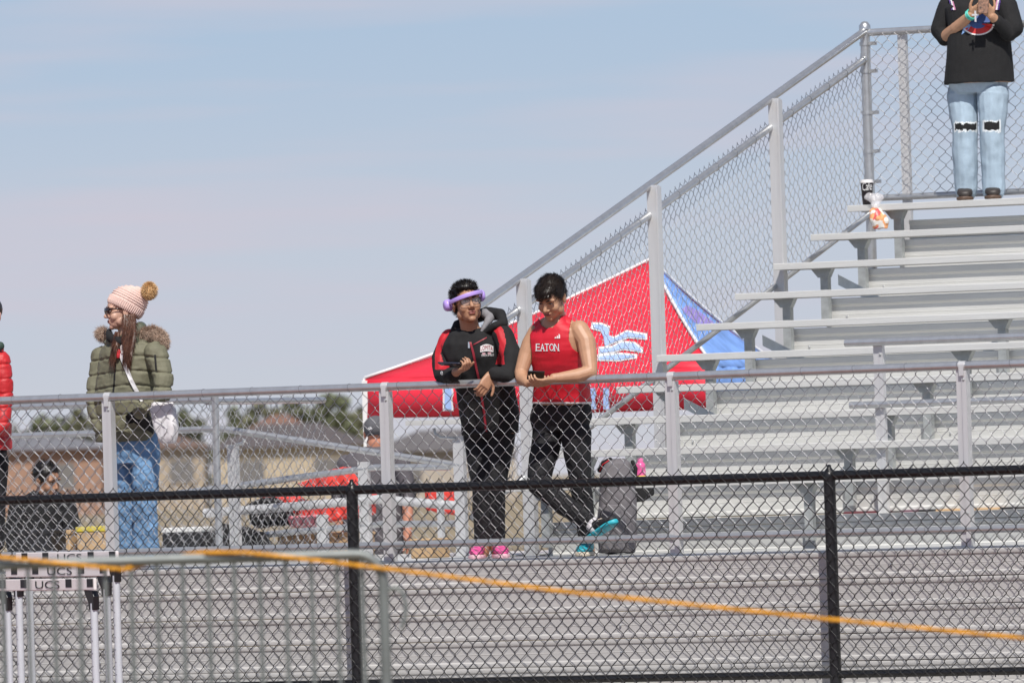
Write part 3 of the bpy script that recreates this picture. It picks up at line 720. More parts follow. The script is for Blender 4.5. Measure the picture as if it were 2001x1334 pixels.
# ---- boy in the red singlet
f = Fig('person', 'person in red sleeveless singlet with white lettering looking down at a phone', (1120, 1085), VF, 24, ZW)
B = f
RB = [(618, 1066, 1102, .07, .055), (632, 1058, 1112, .08, .07), (645, 1042, 1140, .10, .095), (660, 1034, 1146, .11, .115), (685, 1036, 1144, .12, .125), (715, 1044, 1141, .15, .118), (750, 1047, 1147, .21, .112), (792, 1043, 1154, .27, .12)]
f.body.loft(f.rings(RB), 26); f.body.limb([(f.J(1096, 628, .10), .040), (f.J(1124, 645, .10), .045)]); f.body.limb([(f.J(1066, 632, .10), .040), (f.J(1050, 648, .10), .043)])
f.hips([(786, 1041, 1154, .265, .118), (815, 1036, 1157, .28, .122), (842, 1044, 1148, .29, .10)])
f.body.limb([(f.J(1049, 650, .09), .056), (f.J(1036, 672, .07), .053), (f.J(1029, 692, .05), .050), (f.J(1018, 728, .0), .041), (f.J(1020, 740, -.04), .040), (f.J(1027, 746, -.12), .030), (f.J(1031, 748, -.15), .027)])
f.body.limb([(f.J(1132, 645, .09), .062), (f.J(1146, 668, .07), .058), (f.J(1149, 690, .05), .055), (f.J(1154, 726, .0), .043), (f.J(1128, 734, -.05), .044), (f.J(1090, 738, -.12), .031), (f.J(1082, 738, -.14), .028)])
hc = f.J(1077, 583, -.01); HB = frame((-.40, -.80, -.50), (-.12, -.35, 1)); hk = 1.06
head_prims(f.body, hc, HB, hk); f.body.limb([(hc+HB @ Vector((.0, -.03, -.05)), .056), (f.J(1086, 636, .09), .064)])
hand_prims(f.body, f.J(1031, 748, -.15), (.85, -.45, -.10), (.1, .35, .9), (18, 40, 40), -1, 1.0, thumb=1.)
hand_prims(f.body, f.J(1082, 741, -.14), (-.85, -.40, -.16), (-.1, .35, .9), (18, 40, 40), 1, 1.05, thumb=1.)
f.limb([(1072, 845, .29, .098), (1051, 942, .16, .076), (1100, 984, .15, .066), (1150, 1020, .15, .052)], f.bot); f.limb([(1125, 845, .28, .098), (1134, 935, .30, .070), (1148, 1050, .38, .054)], f.bot)
f.body.limb([(f.J(1150, 1020, .15), .036), (f.J(1163, 1034, .14), .036)]); f.body.limb([(f.J(1148, 1050, .38), .04), (f.J(1150, 1076, .38), .04)])
blob('body', f.body, SK2, f.root, .0042, 2)
tank = [(1034, 616), (1047, 606), (1058, 636), (1068, 642), (1080, 640), (1092, 628), (1103, 604), (1119, 612), (1113, 640), (1111, 662), (1117, 678), (1127, 688), (1143, 692), (1165, 700), (1165, 800), (1030, 800), (1040, 700), (1040, 690), (1037, 665)]
b = MB(); b.loft(f.rings(RB, .007), 30)
for (x, y, o_) in ((1046, 644, .09), (1120, 636, .09)): pass
b.limb([(f.J(1096, 628, .10), .047), (f.J(1124, 645, .10), .052)]); b.limb([(f.J(1066, 632, .10), .047), (f.J(1050, 648, .10), .05)])
wt_l = [(1036, 783.5), (1160, 783.5), (1160, 800), (1036, 800)]
def cls_t(C, N):
    x, y = proj(C); o_ = np.zeros(len(x)); o_[y > 785.2] = 1; return o_
tk = blob('singlet', b, [mat('singlet_red', (.60, .010, .028), .55, 0, (.05, 20), .15, 300), WHITE], f.root, .0045, 4, folds(.004, 9, (.6, .6, 1.6), 2.), cls_t, lambda C, N: in_poly(*proj(C), tank) & (proj(C)[1] < 788.5))
m_ = tk.modifiers.new('s', 'SOLIDIFY'); m_.thickness = .003; m_.offset = 1
blob('trousers', f.bot, CL_BLK2, f.root, .006, 4, folds(.007, 9, (1, 1, .8), 18.))
bt = bvh_of(tk)
NAVY = mat('print_navy', (.02, .025, .07), .6)
xs = [1047.0, 1056.0, 1064.5, 1073.5, 1083.0]; wd = [8, 8.2, 8.2, 9, 9]
for ch, x0, w_ in zip('EATON', xs, wd):
    for nm, mt, dx, lf in (('letter_shadow', NAVY, .9, .0055), ('letter', WHITE, 0, .0075)):
        text_decal(nm, ch, (x0+dx, 671.2+dx*.3, x0+w_+dx, 685.6+dx*.3), bt, mt, f.root, 0, .3, lf)
        # slab serifs
        if nm == 'letter':
            fe = {'E': [0], 'A': [.05, .95], 'T': [.5], 'N': [.05, .95], 'O': []}[ch]
            for q in fe:
                cx = x0+w_*q+(1 if ch == 'E' else 0); decal('serif', [(cx-2, 684.2), (cx+2, 684.2), (cx+2, 685.8), (cx-2, 685.8)], [(0, 1, 2, 3)], bt, WHITE, f.root, .0078)
for i, (xb, h_) in enumerate(((1083.5, 3.2), (1087.4, 6.0), (1091.2, 9.2))):
    decal('logo_bar', [(xb, 661), (xb+3.2, 661), (xb+3.2-.9*0, 661-h_*.72), (xb+1.6-.6*h_*.18, 661-h_)][:4], [(0, 1, 2, 3)], bt, WHITE, f.root, .0075)
face_parts(f.root, hc, HB, hk, HAIRD, LIP, 'squint')
T = lambda p: hc+HB @ (Vector(p)*hk)
b = MB(); b.ell(T((0, -.024, .050)), (.084*hk, .096*hk, .086*hk), HB, 20, 14); b.ell(T((0, .040, .088)), (.068*hk, .052*hk, .034*hk), HB); b.ell(T((0, -.07, .0)), (.068*hk, .04*hk, .06*hk), HB)
b.ell(T((.005, .076, .066)), (.055*hk, .020*hk, .022*hk), HB)
for s_ in (-1, 1): b.ell(T((s_*.070, -.005, .040)), (.014*hk, .038*hk, .036*hk), HB)
hr_ = blob('hair', b, HAIRD, f.root, .005, 2, folds(.003, 30, (1, 1, .4)))
fur('hair_strand', hr_, HAIRD, hr_, 5200, .032, .0013, tuple(HB @ Vector((0, .75, -.45))), .15, .12)
phone('black phone held in both hands by the person in the red singlet', f.J(1047, 733, -.22), (-.97, -.15, .06), (.0, .75, .65), L=.105, Wd=.068)
TEAL = mat('shoe_teal', (.02, .33, .42), .5, 0, (.2, 30)); SH_BLK = mat('shoe_black', (.02, .02, .022), .6, 0, (.2, 40), .2, 120); CREAM = mat('sole_cream', (.72, .62, .50), .6)
h_ = f.J(1152, 1078, .36); h_.z = ZW; t_ = f.J(1135, 1082, .12); t_.z = ZW
shoe(f.root, h_, t_, [TEAL, CREAM, WHITE])
h_ = f.J(1153, 1056, .17); t_ = f.J(1204, 1022, .05)
shoe(f.root, h_, t_, [SH_BLK, mat('sole_teal', (.03, .42, .52), .5), CREAM])
b = MB(); b.limb([(f.J(1152, 1020, .15), .045), (f.J(1164, 1032, .14), .043)]); part('sock', b, mat('sock_white', (.7, .68, .70), .8, 0, (.1, 60), .3, 200), f.root, 2)

# ---- woman in the bobble hat
f = Fig('person', 'person in olive puffer jacket, pink bobble hat and sunglasses looking left', (265, 1080), VF, 36, ZW)
f.torso([(655, 214, 283, .36, .085), (668, 204, 306, .37, .12), (690, 196, 314, .37, .145), (730, 190, 316, .37, .155), (770, 186, 310, .37, .155), (815, 186, 306, .37, .15), (862, 188, 302, .37, .145)], True, .03)
f.hips([(845, 208, 304, .38, .135), (880, 214, 310, .38, .135), (905, 218, 311, .38, .13)])
f.limb([(304, 690, .28, .074), (320, 740, .24, .066), (315, 772, .20, .060), (276, 803, .14, .052)], f.top, .03); f.limb([(200, 694, .46, .068), (190, 745, .42, .062), (186, 790, .36, .056), (196, 835, .28, .048)], f.top, .03)
f.limb([(243, 900, .42, .088), (247, 985, .40, .074), (252, 1072, .42, .082)], f.bot); f.limb([(285, 900, .34, .090), (284, 985, .31, .076), (284, 1072, .33, .084)], f.bot)
hc = f.J(238, 609, .33); HW = frame((-1, -.22, -.03), (.06, 0, 1)); hk = 1.0
head_prims(f.body, hc, HW, hk); f.body.limb([(hc+HW @ Vector((0, -.02, -.06)), .05), (f.J(248, 662, .36), .055)])
hand_prims(f.body, f.J(276, 805, .16), (-.3, .9, -.35), (.2, .3, 1), (30, 40, 30), 1, .9); hand_prims(f.body, f.J(197, 836, .29), (.35, .85, -.4), (.6, .2, .5), (30, 40, 30), -1, .9)
blob('body', f.body, SK3, f.root, .0042, 2)
def quilt(V, N):
    z = V[:, 2]+.012*np.sin(V[:, 0]*11); ph = (z/.092) % 1.0; d = np.minimum(ph, 1-ph)*.092
    return -.0085*np.exp(-(d/.0065)**2)+.002*np.sqrt(np.clip(d/.046, 0, 1))+.009*fbm(V, 9, 4., (1, 1, .8))+.007*fbm(V, 24, 9., (1, 1, 1.8))*np.exp(-(d/.03)**2)
def cls_p(C, N):
    x, y = proj(C); o_ = np.zeros(len(x)); z = C[:, 2]
    o_[in_poly(x, y, [(226, 680), (229, 680), (222, 790), (218, 790)])] = 1
    return o_
pj = blob('puffer_jacket', f.top, [OLIVE, CL_BLK], f.root, .0055, 3, quilt, cls_p)
blob('jeans', f.bot, DENIM, f.root, .006, 4, folds(.012, 9, (1, 1, 1.1), 28., .6))
bp_ = bvh_of(pj)
decal('sleeve_zip', [(301, 693), (305, 693), (307, 724), (303.5, 724)], [(0, 1, 2, 3)], bp_, CL_BLK, f.root, .006)
decal('pocket_shade_band', [(245, 812), (262, 800), (290, 806), (300, 822), (300, 850), (282, 838), (262, 826), (246, 828)], [(0, 1, 6, 7), (1, 2, 5, 6), (2, 3, 4, 5)], bp_, CL_BLK, f.root, .006)  # black decal painted in for the shade at the pocket
b = MB(); b.limb([(f.J(216, 660, .24), .030), (f.J(236, 668, .22), .034), (f.J(256, 662, .24), .032)]); b.limb([(f.J(214, 656, .27), .026), (f.J(213, 648, .30), .020)]); blob('collar', b, CL_BLK, f.root, .006, 3, folds(.004, 20))
b = MB(); b.limb([(f.J(262, 668, .26), .040), (f.J(272, 645, .34), .050), (f.J(275, 640, .42), .04)]); blob('collar_flap', b, mat('olive_dark', (.085, .095, .062), .6, 0, (.1, 20)), f.root, .006, 3)
b = MB(); b.limb([(f.J(278, 654, .30), .028), (f.J(298, 652, .33), .040), (f.J(313, 660, .35), .038), (f.J(319, 671, .34), .028)]); b2 = MB(); b2.limb([(f.J(206, 656, .42), .034), (f.J(199, 651, .46), .032)])
hd2 = blob('fur_hood', b2, FURM, f.root, .007, 3, folds(.006, 30)); fur('fur_hair', hd2, FURM, hd2, 2500, .032, .0008, (-.5, -.2, -.3), .6, .3)
hd = blob('fur_hood', b, FURM, f.root, .007, 3, folds(.006, 30)); fur('fur_hair', hd, FURM, hd, 9000, .032, .0008, (.5, -.2, -.5), .6, .3)
# scarf and strap
bp2 = bvh_of(pj)
def strip(name, pix, w, m, parent, bv, lift=.012, th=None):
    pts = []
    for i, (x, y) in enumerate(pix):
        x2, y2 = pix[min(i+1, len(pix)-1)]; x1, y1 = pix[max(i-1, 0)]; dx, dy = x2-x1, y2-y1; L = math.hypot(dx, dy) or 1
        pts += [(x-dy/L*w/2, y+dx/L*w/2), (x+dy/L*w/2, y-dx/L*w/2)]
    o_ = decal(name, pts, [(2*i, 2*i+1, 2*i+3, 2*i+2) for i in range(len(pix)-1)], bv, m, parent, lift)
    if o_: s_ = o_.modifiers.new('s', 'SOLIDIFY'); s_.thickness = .003
    return o_
BAGW = mat('bag_white', (.74, .73, .74), .55, 0, (.04, 20), .15, 60)
bg_ = thing('shoulder_bag', 'white crossbody bag hanging at the hip of the person in the olive jacket', 'bag', f.J(318, 850, .16))
strip('strap', [(236, 690), (241, 705), (248, 722), (256, 742), (264, 758), (275, 778), (292, 800)], 7.5, BAGW, bg_, bp2)
b = MB(); b.loft([(f.J(318, 786, .10), f.lat, f.fw, .085, .016), (f.J(319, 800, .10), f.lat, f.fw, .092, .030), (f.J(324, 832, .10), f.lat, f.fw, .085, .036), (f.J(327, 856, .10), f.lat, f.fw, .062, .034), (f.J(329, 866, .10), f.lat, f.fw, .045, .024)], 24, power=5)
blob('bag_body', b, BAGW, bg_, .006, 3, folds(.008, 14))
decal_b = MB()
strip('scarf', [(236, 662), (238, 676), (241, 690)], 7, mat('scarf_white', (.7, .64, .62), .8), f.root, bp2, .02)
b = MB(); b.limb([(f.J(232, 686, .19), .013), (f.J(231, 697, .18), .012)]); part('scarf_knot', b, mat('scarf_red', (.5, .02, .03), .7), f.root, 2)
# hair locks
b = MB()
for q in range(9):
    x0 = 243+q*2.4; b.limb([(f.J(x0, 616, .27+.004*q), .012), (f.J(x0-1+random.uniform(-2, 2), 650, .21), .011), (f.J(243+q*1.6, 688, .17), .008), (f.J(240+q*1.6, 708+random.uniform(-8, 6), .17), .004)], 8)
for q in range(4): b.limb([(f.J(226+q*2, 650, .24), .009), (f.J(222+q*2, 675, .18), .010), (f.J(214+q*3, 704+q*2, .17), .004)], 8)
hl = blob('hair', b, HAIRW, f.root, .004, 2, folds(.003, 30, (1, 1, .15))); fur('hair_strand', hl, HAIRW, hl, 1800, .06, .0012, (0, 0, -1), .06, .07)
LIPW = mat('lip_mauve', (.40, .13, .14), .4); face_parts(f.root, hc, HW, hk, HAIRW, LIPW, 'open')
T = lambda p: hc+HW @ (Vector(p)*hk)
b = MB()
for s_ in (-1, 1):
    b.loft([(T((s_*.034, .100, .030)), HW @ Vector((1, -.25*s_, 0)), HW @ Vector((0, 1, 0)), .027, .003), (T((s_*.034, .102, .010)), HW @ Vector((1, -.25*s_, 0)), HW @ Vector((0, 1, 0)), .030, .004), (T((s_*.034, .099, -.010)), HW @ Vector((1, -.25*s_, 0)), HW @ Vector((0, 1, 0)), .022, .003)], 14)
    b.tube([T((s_*.062, .092, .022)), T((s_*.074, .04, .020)), T((s_*.080, -.012, .012))], .0032, 6)
b.tube([T((-.01, .104, .018)), T((.01, .104, .018))], .003, 6); part('sunglasses', b, mat('sunglass_dark', (.022, .012, .012), .12), f.root, 2)
hat = thing('bobble_hat', 'pale pink ribbed knit hat with fluffy tan pompom on the person in olive', 'hat', T((0, 0, .06)))
hu = (HW @ Vector((0, -.62, 1))).normalized(); hf = (HW @ Vector((0, 1, .62))).normalized(); hr2 = HW @ Vector((1, 0, 0)); hb = T((0, -.020, .022))
b = MB(); b.loft([(hb+hu*h_-hf*sh, hr2, hf, a_, b_) for h_, a_, b_, sh in ((-.016, .088, .110, 0), (0, .095, .118, 0), (.03, .098, .120, 0), (.065, .097, .118, .003), (.10, .088, .106, .01), (.126, .070, .084, .018), (.146, .046, .056, .026), (.158, .02, .024, .03))], 28, power=2.1)
hbw = np.array(hb); hun = np.array(hu); hfn = np.array(hf); hrn = np.array(hr2)
def knit(V, N):
    q = V-hbw; h_ = q @ hun; a = np.arctan2(q @ hfn, q @ hrn)
    brim = h_ < .032
    return np.where(brim, .0035*np.sin(a*46), .0038*np.sin(h_*2*math.pi/.0155)+.0016*np.sin(a*52)*(np.sin(h_*2*math.pi/.031) > 0))+np.where(brim, .003, 0)
blob('knit_cap', b, mat('knit_pink', (.72, .53, .47), .9, 0, (.06, 60), .3, 300), hat, .0032, 1, knit)
b = MB(); pc = f.J(292, 568, .37); b.ell(pc, (.042, .042, .042)); pm = part('pompom', b, POM, hat, 2); fur('pompom_hair', pm, POM, pm, 5000, .022, .0008, (0, 0, -.2), .85, .3)

# ---- person on the top row (head above the picture)
VT = V0+TR*9; ZT = ZW+RISE*9+.45
f = Fig('person', 'person in black sweater and ripped pale jeans standing on the topmost bench', (1912, 388), VT, 6, ZT)
J = f.J
f.torso([(-22, 1890, 1938, .0, .065), (-8, 1864, 1964, .0, .10), (14, 1847, 1974, -.01, .13), (50, 1852, 1974, -.02, .145), (100, 1850, 1977, -.02, .16), (140, 1846, 1981, -.01, .165), (163, 1845, 1983, -.01, .165)], True, .025)
f.hips([(135, 1853, 1972, 0, .15), (165, 1852, 1970, 0, .15), (182, 1866, 1958, 0, .12)])
f.limb([(1855, 14, 0, .078), (1838, 58, -.04, .070), (1846, 74, -.06, .056)], f.top, .02); f.body.limb([(J(1846, 74, -.06), .046), (J(1870, 55, -.16), .046), (J(1896, 30, -.24), .031)])
f.limb([(1968, 14, 0, .078), (1980, 55, -.04, .070), (1972, 66, -.07, .055), (1948, 42, -.18, .044)], f.top, .02); f.body.limb([(J(1948, 42, -.18), .034), (J(1938, 32, -.23), .030)])
f.limb([(1881, 185, 0, .112), (1885, 250, -.03, .088), (1888, 372, .0, .078)], f.bot); f.limb([(1941, 185, 0, .112), (1939, 250, -.03, .088), (1942, 372, .0, .080)], f.bot)
f.body.limb([(J(1888, 372, 0), .04), (J(1888, 384, 0), .04)]); f.body.limb([(J(1942, 372, 0), .04), (J(1942, 384, 0), .04)])
hc = J(1914, -58, -.03); HT = frame((0, -1, -.35), (0, -.2, 1)); head_prims(f.body, hc, HT, 1.0); f.body.limb([(hc+HT @ Vector((0, -.02, -.06)), .055), (J(1914, -14, 0), .06)])
hand_prims(f.body, J(1896, 30, -.24), (.75, -.3, .5), (.3, .6, .6), (35, 45, 35), 1, 1.0); hand_prims(f.body, J(1938, 32, -.23), (-.55, -.35, .75), (-.2, .7, .5), (35, 45, 35), -1, 1.0)
blob('body', f.body, SK2, f.root, .005, 2)
sw = blob('sweater', f.top, CL_BLK, f.root, .006, 4, folds(.006, 8, (1, 1, .7), 41.))
def cls_j(C, N):
    x, y = proj(C); o_ = np.zeros(len(x)); wob = 7*fbm(C, 45, 2.)+5*fbm(C, 110, 6.)
    a = (np.abs(x-1887) < 21) & (np.abs(y-248-wob*.5) < 6.5) & (N[:, 1] < .2); c = (np.abs(x-1938) < 15) & (np.abs(y-247-wob*.5) < 8) & (N[:, 1] < .2)
    e = ((np.abs(x-1887) < 23) & (np.abs(y-248-wob*.5) < 9.5) | (np.abs(x-1938) < 18) & (np.abs(y-247-wob*.5) < 11)) & (N[:, 1] < .2)
    o_[e] = 2; o_[a | c] = 1; return o_
blob('jeans', f.bot, [DENIM_L, CL_BLK, mat('frayed_thread', (.72, .76, .78), .9)], f.root, .005, 3, folds(.008, 8, (1, 1, .8), 51., .5), cls_j)
bs = bvh_of(sw)
def arcband(cx, cy, r0, r1, a0, a1, n=18):
    p = [(cx+r0*math.cos(R(a0+(a1-a0)*i/n)), cy+r0*.72*math.sin(R(a0+(a1-a0)*i/n))) for i in range(n+1)]+[(cx+r1*math.cos(R(a0+(a1-a0)*i/n)), cy+r1*.72*math.sin(R(a0+(a1-a0)*i/n))) for i in range(n+1)]
    return p, [(i, i+1, n+2+i, n+1+i) for i in range(n)]
BLU = mat('print_blue', (.05, .11, .33), .5); LBL = mat('print_light_blue', (.22, .38, .68), .5); PRED = mat('print_red', (.55, .03, .03), .5)
for nm, (p_, f_), m_, lf in (('print_red_arc', arcband(1911, 46, 8, 29, 5, 150), PRED, .004), ('print_white_arc', arcband(1911, 46, 29, 32.5, 5, 150), WHITE, .004), ('print_blue_field', arcband(1911, 44, 0.5, 24, 180, 360), BLU, .005), ('print_blue_field', arcband(1911, 44, 1, 17, 0, 180), BLU, .0055)):
    decal(nm, p_, f_, bs, m_, f.root, lf)
decal('print_tail', [(1879, 68), (1884, 50), (1900, 46), (1893, 58)], [(0, 1, 2, 3)], bs, LBL, f.root, .006)
for (xa, xb) in ((1853, 1861), (1956, 1951)):
    for dx, m_ in ((0, mat('stripe_purple', (.10, .05, .25), .6)), (3.2, WHITE), (5.6, mat('stripe_pink', (.6, .25, .4), .6))):
        sg = 1 if xb > xa else -1
        strip('shoulder_stripe', [(xa+dx*sg, -6), ((xa+xb)/2+dx*sg, 6), (xb+dx*sg, 20)], 2.4, m_, f.root, bs, .005)
b = MB(); b.ell(hc+HT @ Vector((0, -.03, .04)), (.09, .10, .10), HT); b.limb([(J(1895, -60, .03), .04), (J(1888, -10, .04), .03)]); b.limb([(J(1934, -60, .03), .04), (J(1940, -10, .04), .03)]); blob('hair', b, HAIRD, f.root, .007, 2)
face_parts(f.root, hc, HT, 1., HAIRD, LIP)
for (hx, tx) in ((1887, 1885), (1941, 1940)):
    h_ = J(hx, 384, .06); h_.z = ZT; t_ = J(tx, 384, -.13); t_.z = ZT; shoe(f.root, h_, t_, [mat('boot_dark', (.035, .028, .025), .5, 0, (.3, 20)), mat('boot_sole', (.10, .06, .04), .6)], hgt=.10, wid=.056)
b = MB(); cw = J(1896, 30, -.24); dw = (J(1910, 18, -.28)-cw).normalized()
for q in (0, .012, .022): 
    n1 = dw.orthogonal().normalized(); n2 = dw.cross(n1); b.tube([cw+dw*(-.005+q)+(n1*math.cos(a)+n2*math.sin(a))*.036 for a in np.linspace(0, 6.28, 16)[:-1]], .0045, 6, closed=True)
part('beaded_bracelet', b, mat('turquoise_bead', (.10, .60, .50), .4), f.root, 2)
b = MB(); cx_ = J(1906, 33, -.33); b.box(cx_+Vector((-.006, -.003, -.035)), cx_+Vector((.006, .003, .04))); b.box(cx_+Vector((-.024, -.0036, .006)), cx_+Vector((.024, .0036, .018))); part('cross_charm', b, mat('charm_silver', (.8, .78, .78), .3, .5), f.root)
phone('patterned phone held up by the person on the topmost bench', J(1922, 6, -.32), (.1, .2, 1), (0, 1, -.2), case=mat('patterned_case', (.20, .10, .06), .4, 0, (.9, 60)))

# ---- person in the red puffer at the picture's left edge
f = Fig('person', 'person in bright red puffer jacket and black trousers at the extreme left edge', (-25, 1085), VF, 20, ZW)
f.torso([(672, -50, 2, .36, .08), (690, -68, 10, .36, .12), (730, -76, 14, .36, .15), (800, -76, 17, .36, .155), (880, -74, 22, .36, .15)], True, .03)
f.hips([(860, -66, 14, .36, .12), (900, -64, 12, .36, .12)])
f.limb([(0, 705, .34, .07), (8, 770, .32, .06), (4, 830, .26, .05), (-20, 850, .2, .04)], f.top, .02); f.limb([(-62, 705, .40, .07), (-72, 770, .38, .06), (-66, 830, .32, .05), (-40, 850, .24, .04)], f.top, .02)
f.limb([(-45, 900, .38, .085), (-46, 985, .36, .066), (-46, 1060, .38, .055)], f.bot); f.limb([(-8, 900, .34, .085), (-8, 985, .32, .066), (-6, 1060, .34, .055)], f.bot)
hc = f.J(-24, 618, .34); HR = frame((-.5, -1, 0), (0, 0, 1)); head_prims(f.body, hc, HR); f.body.limb([(hc+HR @ Vector((0, -.02, -.06)), .055), (f.J(-24, 672, .36), .06)])
hand_prims(f.body, f.J(-20, 850, .2), (-.7, -.2, -.4), (0, .8, 0), (30, 40, 30), 1); hand_prims(f.body, f.J(-40, 850, .24), (.7, -.2, -.4), (0, .8, 0), (30, 40, 30), -1)
blob('body', f.body, SK3, f.root, .006, 2)
RPUF = mat('puffer_red', (.52, .02, .025), .5, 0, (.08, 14), .3, 45)
blob('puffer_jacket', f.top, [RPUF, CL_BLK], f.root, .007, 3, quilt); blob('trousers', f.bot, CL_BLK2, f.root, .007, 3, folds(.006))
b = MB(); b.ell(hc+HR @ Vector((0, -.022, .045)), (.084, .098, .09), HR); blob('hair', b, HAIRD, f.root, .006, 2); face_parts(f.root, hc, HR, 1., HAIRD, LIP)
b = MB(); b.limb([(f.J(-48, 678, .3), .03), (f.J(-24, 686, .25), .035), (f.J(0, 676, .32), .03)]); blob('collar', b, mat('collar_green', (.03, .06, .045), .7), f.root, .007, 2)
for (hx, tx, o_) in ((-46, -54, .40), (-6, 0, .36)):
    h_ = f.J(hx, 1080, o_); h_.z = ZW; t_ = f.J(tx, 1085, o_-.25); t_.z = ZW; shoe(f.root, h_, t_, [mat('shoe_red', (.45, .02, .03), .6), mat('sole_white', (.7, .7, .7), .6)])
# ------------------------------------------------------------------ things on the bleacher
# backpack on the walkway
GB = mat('backpack_grey', (.15, .14, .15), .8, 0, (.15, 18), .3, 120)
ub, _ = onv(1205, 1000, .75); zb_ = ZW
bk = thing('backpack', 'big grey backpack with black straps standing on the walkway by the red singlet', 'backpack', Wl(ub, .75, ZW))
def PB(x, y, off=0.): return P(x, y, depth_v(x, .75)+off)
b = MB(); b.loft([(PB(1204, 1080), Vector((1, 0, 0)), Vector((0, 1, 0)), .115, .10), (PB(1205, 1040), Vector((1, 0, 0)), Vector((0, 1, 0)), .122, .11), (PB(1207, 980), Vector((1, 0, 0)), Vector((0, 1, 0)), .120, .11), (PB(1205, 930), Vector((1, 0, 0)), Vector((0, 1, 0)), .112, .10), (PB(1205, 905), Vector((1, 0, 0)), Vector((0, 1, 0)), .085, .08), (PB(1206, 897), Vector((1, 0, 0)), Vector((0, 1, 0)), .045, .05)], 22, power=3)
blob('bag_body', b, GB, bk, .007, 3, folds(.012, 9, (1, 1, .5), 61.))
b = MB(); b.loft([(PB(1198, 1074, -.10), Vector((1, 0, 0)), Vector((0, 1, 0)), .085, .04), (PB(1198, 1030, -.11), Vector((1, 0, 0)), Vector((0, 1, 0)), .09, .05), (PB(1200, 985, -.10), Vector((1, 0, 0)), Vector((0, 1, 0)), .075, .03)], 18, power=3); blob('front_pocket', b, GB, bk, .007, 3, folds(.006, 14))
b = MB(); b.limb([(PB(1172, 918, -.03), .016), (PB(1178, 906, -.04), .018), (PB(1192, 898, -.03), .016)]); part('strap', b, CL_BLK, bk, 2)
b = MB(); b.limb([(PB(1236, 902, -.02), .012), (PB(1242, 915, -.02), .013), (PB(1240, 935, -.02), .012)]); part('strap', b, CL_BLK, bk, 2)
b = MB(); b.tube([PB(1172, 920, -.048), PB(1178, 907, -.06), PB(1190, 899, -.05)], .004, 6); part('strap_piping', b, CL_RED, bk, 2)
b = MB(); pts = [PB(1240, 953, .0), PB(1278, 953, .06), PB(1279, 966, .06), PB(1258, 979, .03), PB(1242, 981, 0)]
b.add(pts+[p+Vector((0, .06, 0)) for p in pts], [(0, 1, 2, 3, 4), (9, 8, 7, 6, 5)]+[(i, i+5, (i+1) % 5+5, (i+1) % 5) for i in range(5)]); bev(part('side_pouch', b, CL_BLK, bk), .01)
# pink bottle on the lowest bench
vb_ = V0-.05; ux, _ = onv(1252, 930, vb_)
bt_ = thing('drink_bottle', 'pink sports drink bottle with yellow base band on the lowest bench', 'bottle', Wl(ux, vb_, ZW+.45))
q = Wl(ux, vb_, ZW+.45); PK = mat('bottle_pink', (.75, .12, .33), .25, 0, (.05, 30), coat=.4)
b = MB(); b.lathe([(.030, 0), (.034, .004), (.034, .03), (.033, .034)], q, 20); part('base_band', b, mat('bottle_yellow', (.80, .55, .12), .4), bt_, 1)
b = MB(); b.lathe([(.033, .034), (.0335, .06), (.030, .068), (.0335, .076), (.033, .095), (.026, .112), (.017, .120)], q, 20); part('bottle_body', b, PK, bt_, 1)
b = MB(); b.lathe([(.017, .120), (.019, .121), (.019, .138), (.012, .142), (.001, .143)], q, 18); part('cap', b, mat('cap_pink', (.80, .20, .42), .4), bt_, 1)
b = MB()
for i in range(7): b.box(q+Vector((-.034, -.0345, .008+i*.012)), q+Vector((-.022, -.030, .013+i*.012)))
part('barcode_print', b, BLK_PL, bt_)
# coffee cup and snack bag on the top bench
vc = VT-.06; uc, _ = onv(1695, 398, vc); q = Wl(uc, vc, ZT)
cp = thing('coffee_cup', 'black paper coffee cup with white lid beside the railing corner on the top bench', 'cup', q)
b = MB(); b.lathe([(.030, 0), (.032, .003), (.043, .145), (.043, .15)], q, 24); cb = part('cup_body', b, mat('cup_black', (.016, .012, .016), .4), cp, 1)
b = MB(); b.lathe([(.046, .150), (.047, .156), (.043, .160), (.041, .172), (.034, .174), (.001, .174)], q, 24); part('lid', b, mat('lid_white', (.72, .70, .69), .45), cp, 1)
text_decal('cup_lettering', 'Café', (1685, 356, 1704, 372), bvh_of(cb), WHITE, cp, 0, -2, .002)
vs_ = VT-.17; uq, _ = onv(1716, 446, vs_); zq = onv(1716, 448, vs_)[1]
sb = thing('snack_bag', 'clear plastic bag of orange and red snacks drooping over the top bench', 'bag', Wl(uq, vs_, zq))
def PS(x, y, off=0.): return P(x, y, depth_v(x, vs_)+off)
b = MB(); b.loft([(PS(1720, 447), Vector((1, 0, 0)), Vector((0, 1, 0)), .05, .03), (PS(1719, 432), Vector((1, 0, 0)), Vector((0, 1, 0)), .062, .04), (PS(1713, 412), Vector((1, 0, 0)), Vector((0, 1, 0)), .045, .028), (PS(1711, 404, .03), Vector((1, 0, 0)), Vector((0, 1, 0)), .02, .015)], 16)
SNK = mat('snack_wrap', (.78, .36, .16), .35, 0, (.6, 22)); blob('snack_pack', b, [SNK, mat('snack_white', (.8, .76, .7), .4), mat('snack_red', (.7, .10, .10), .4)], sb, .006, 2, folds(.010, 22), lambda C, N: np.where(fbm(C, 26, 3.) > .12, 1, np.where(fbm(C, 20, 8.) > .15, 2, 0)))
b = MB(); b.loft([(PS(1711, 406, .0), Vector((1, 0, 0)), Vector((0, 1, 0)), .03, .02), (PS(1712, 395, .02), Vector((1, 0, 0)), Vector((0, 1, 0)), .03, .02), (PS(1709, 386, .03), Vector((1, 0, 0)), Vector((0, 1, 0)), .07, .03), (PS(1708, 378, .04), Vector((1, 0, 0)), Vector((0, 1, 0)), .05, .02)], 16)
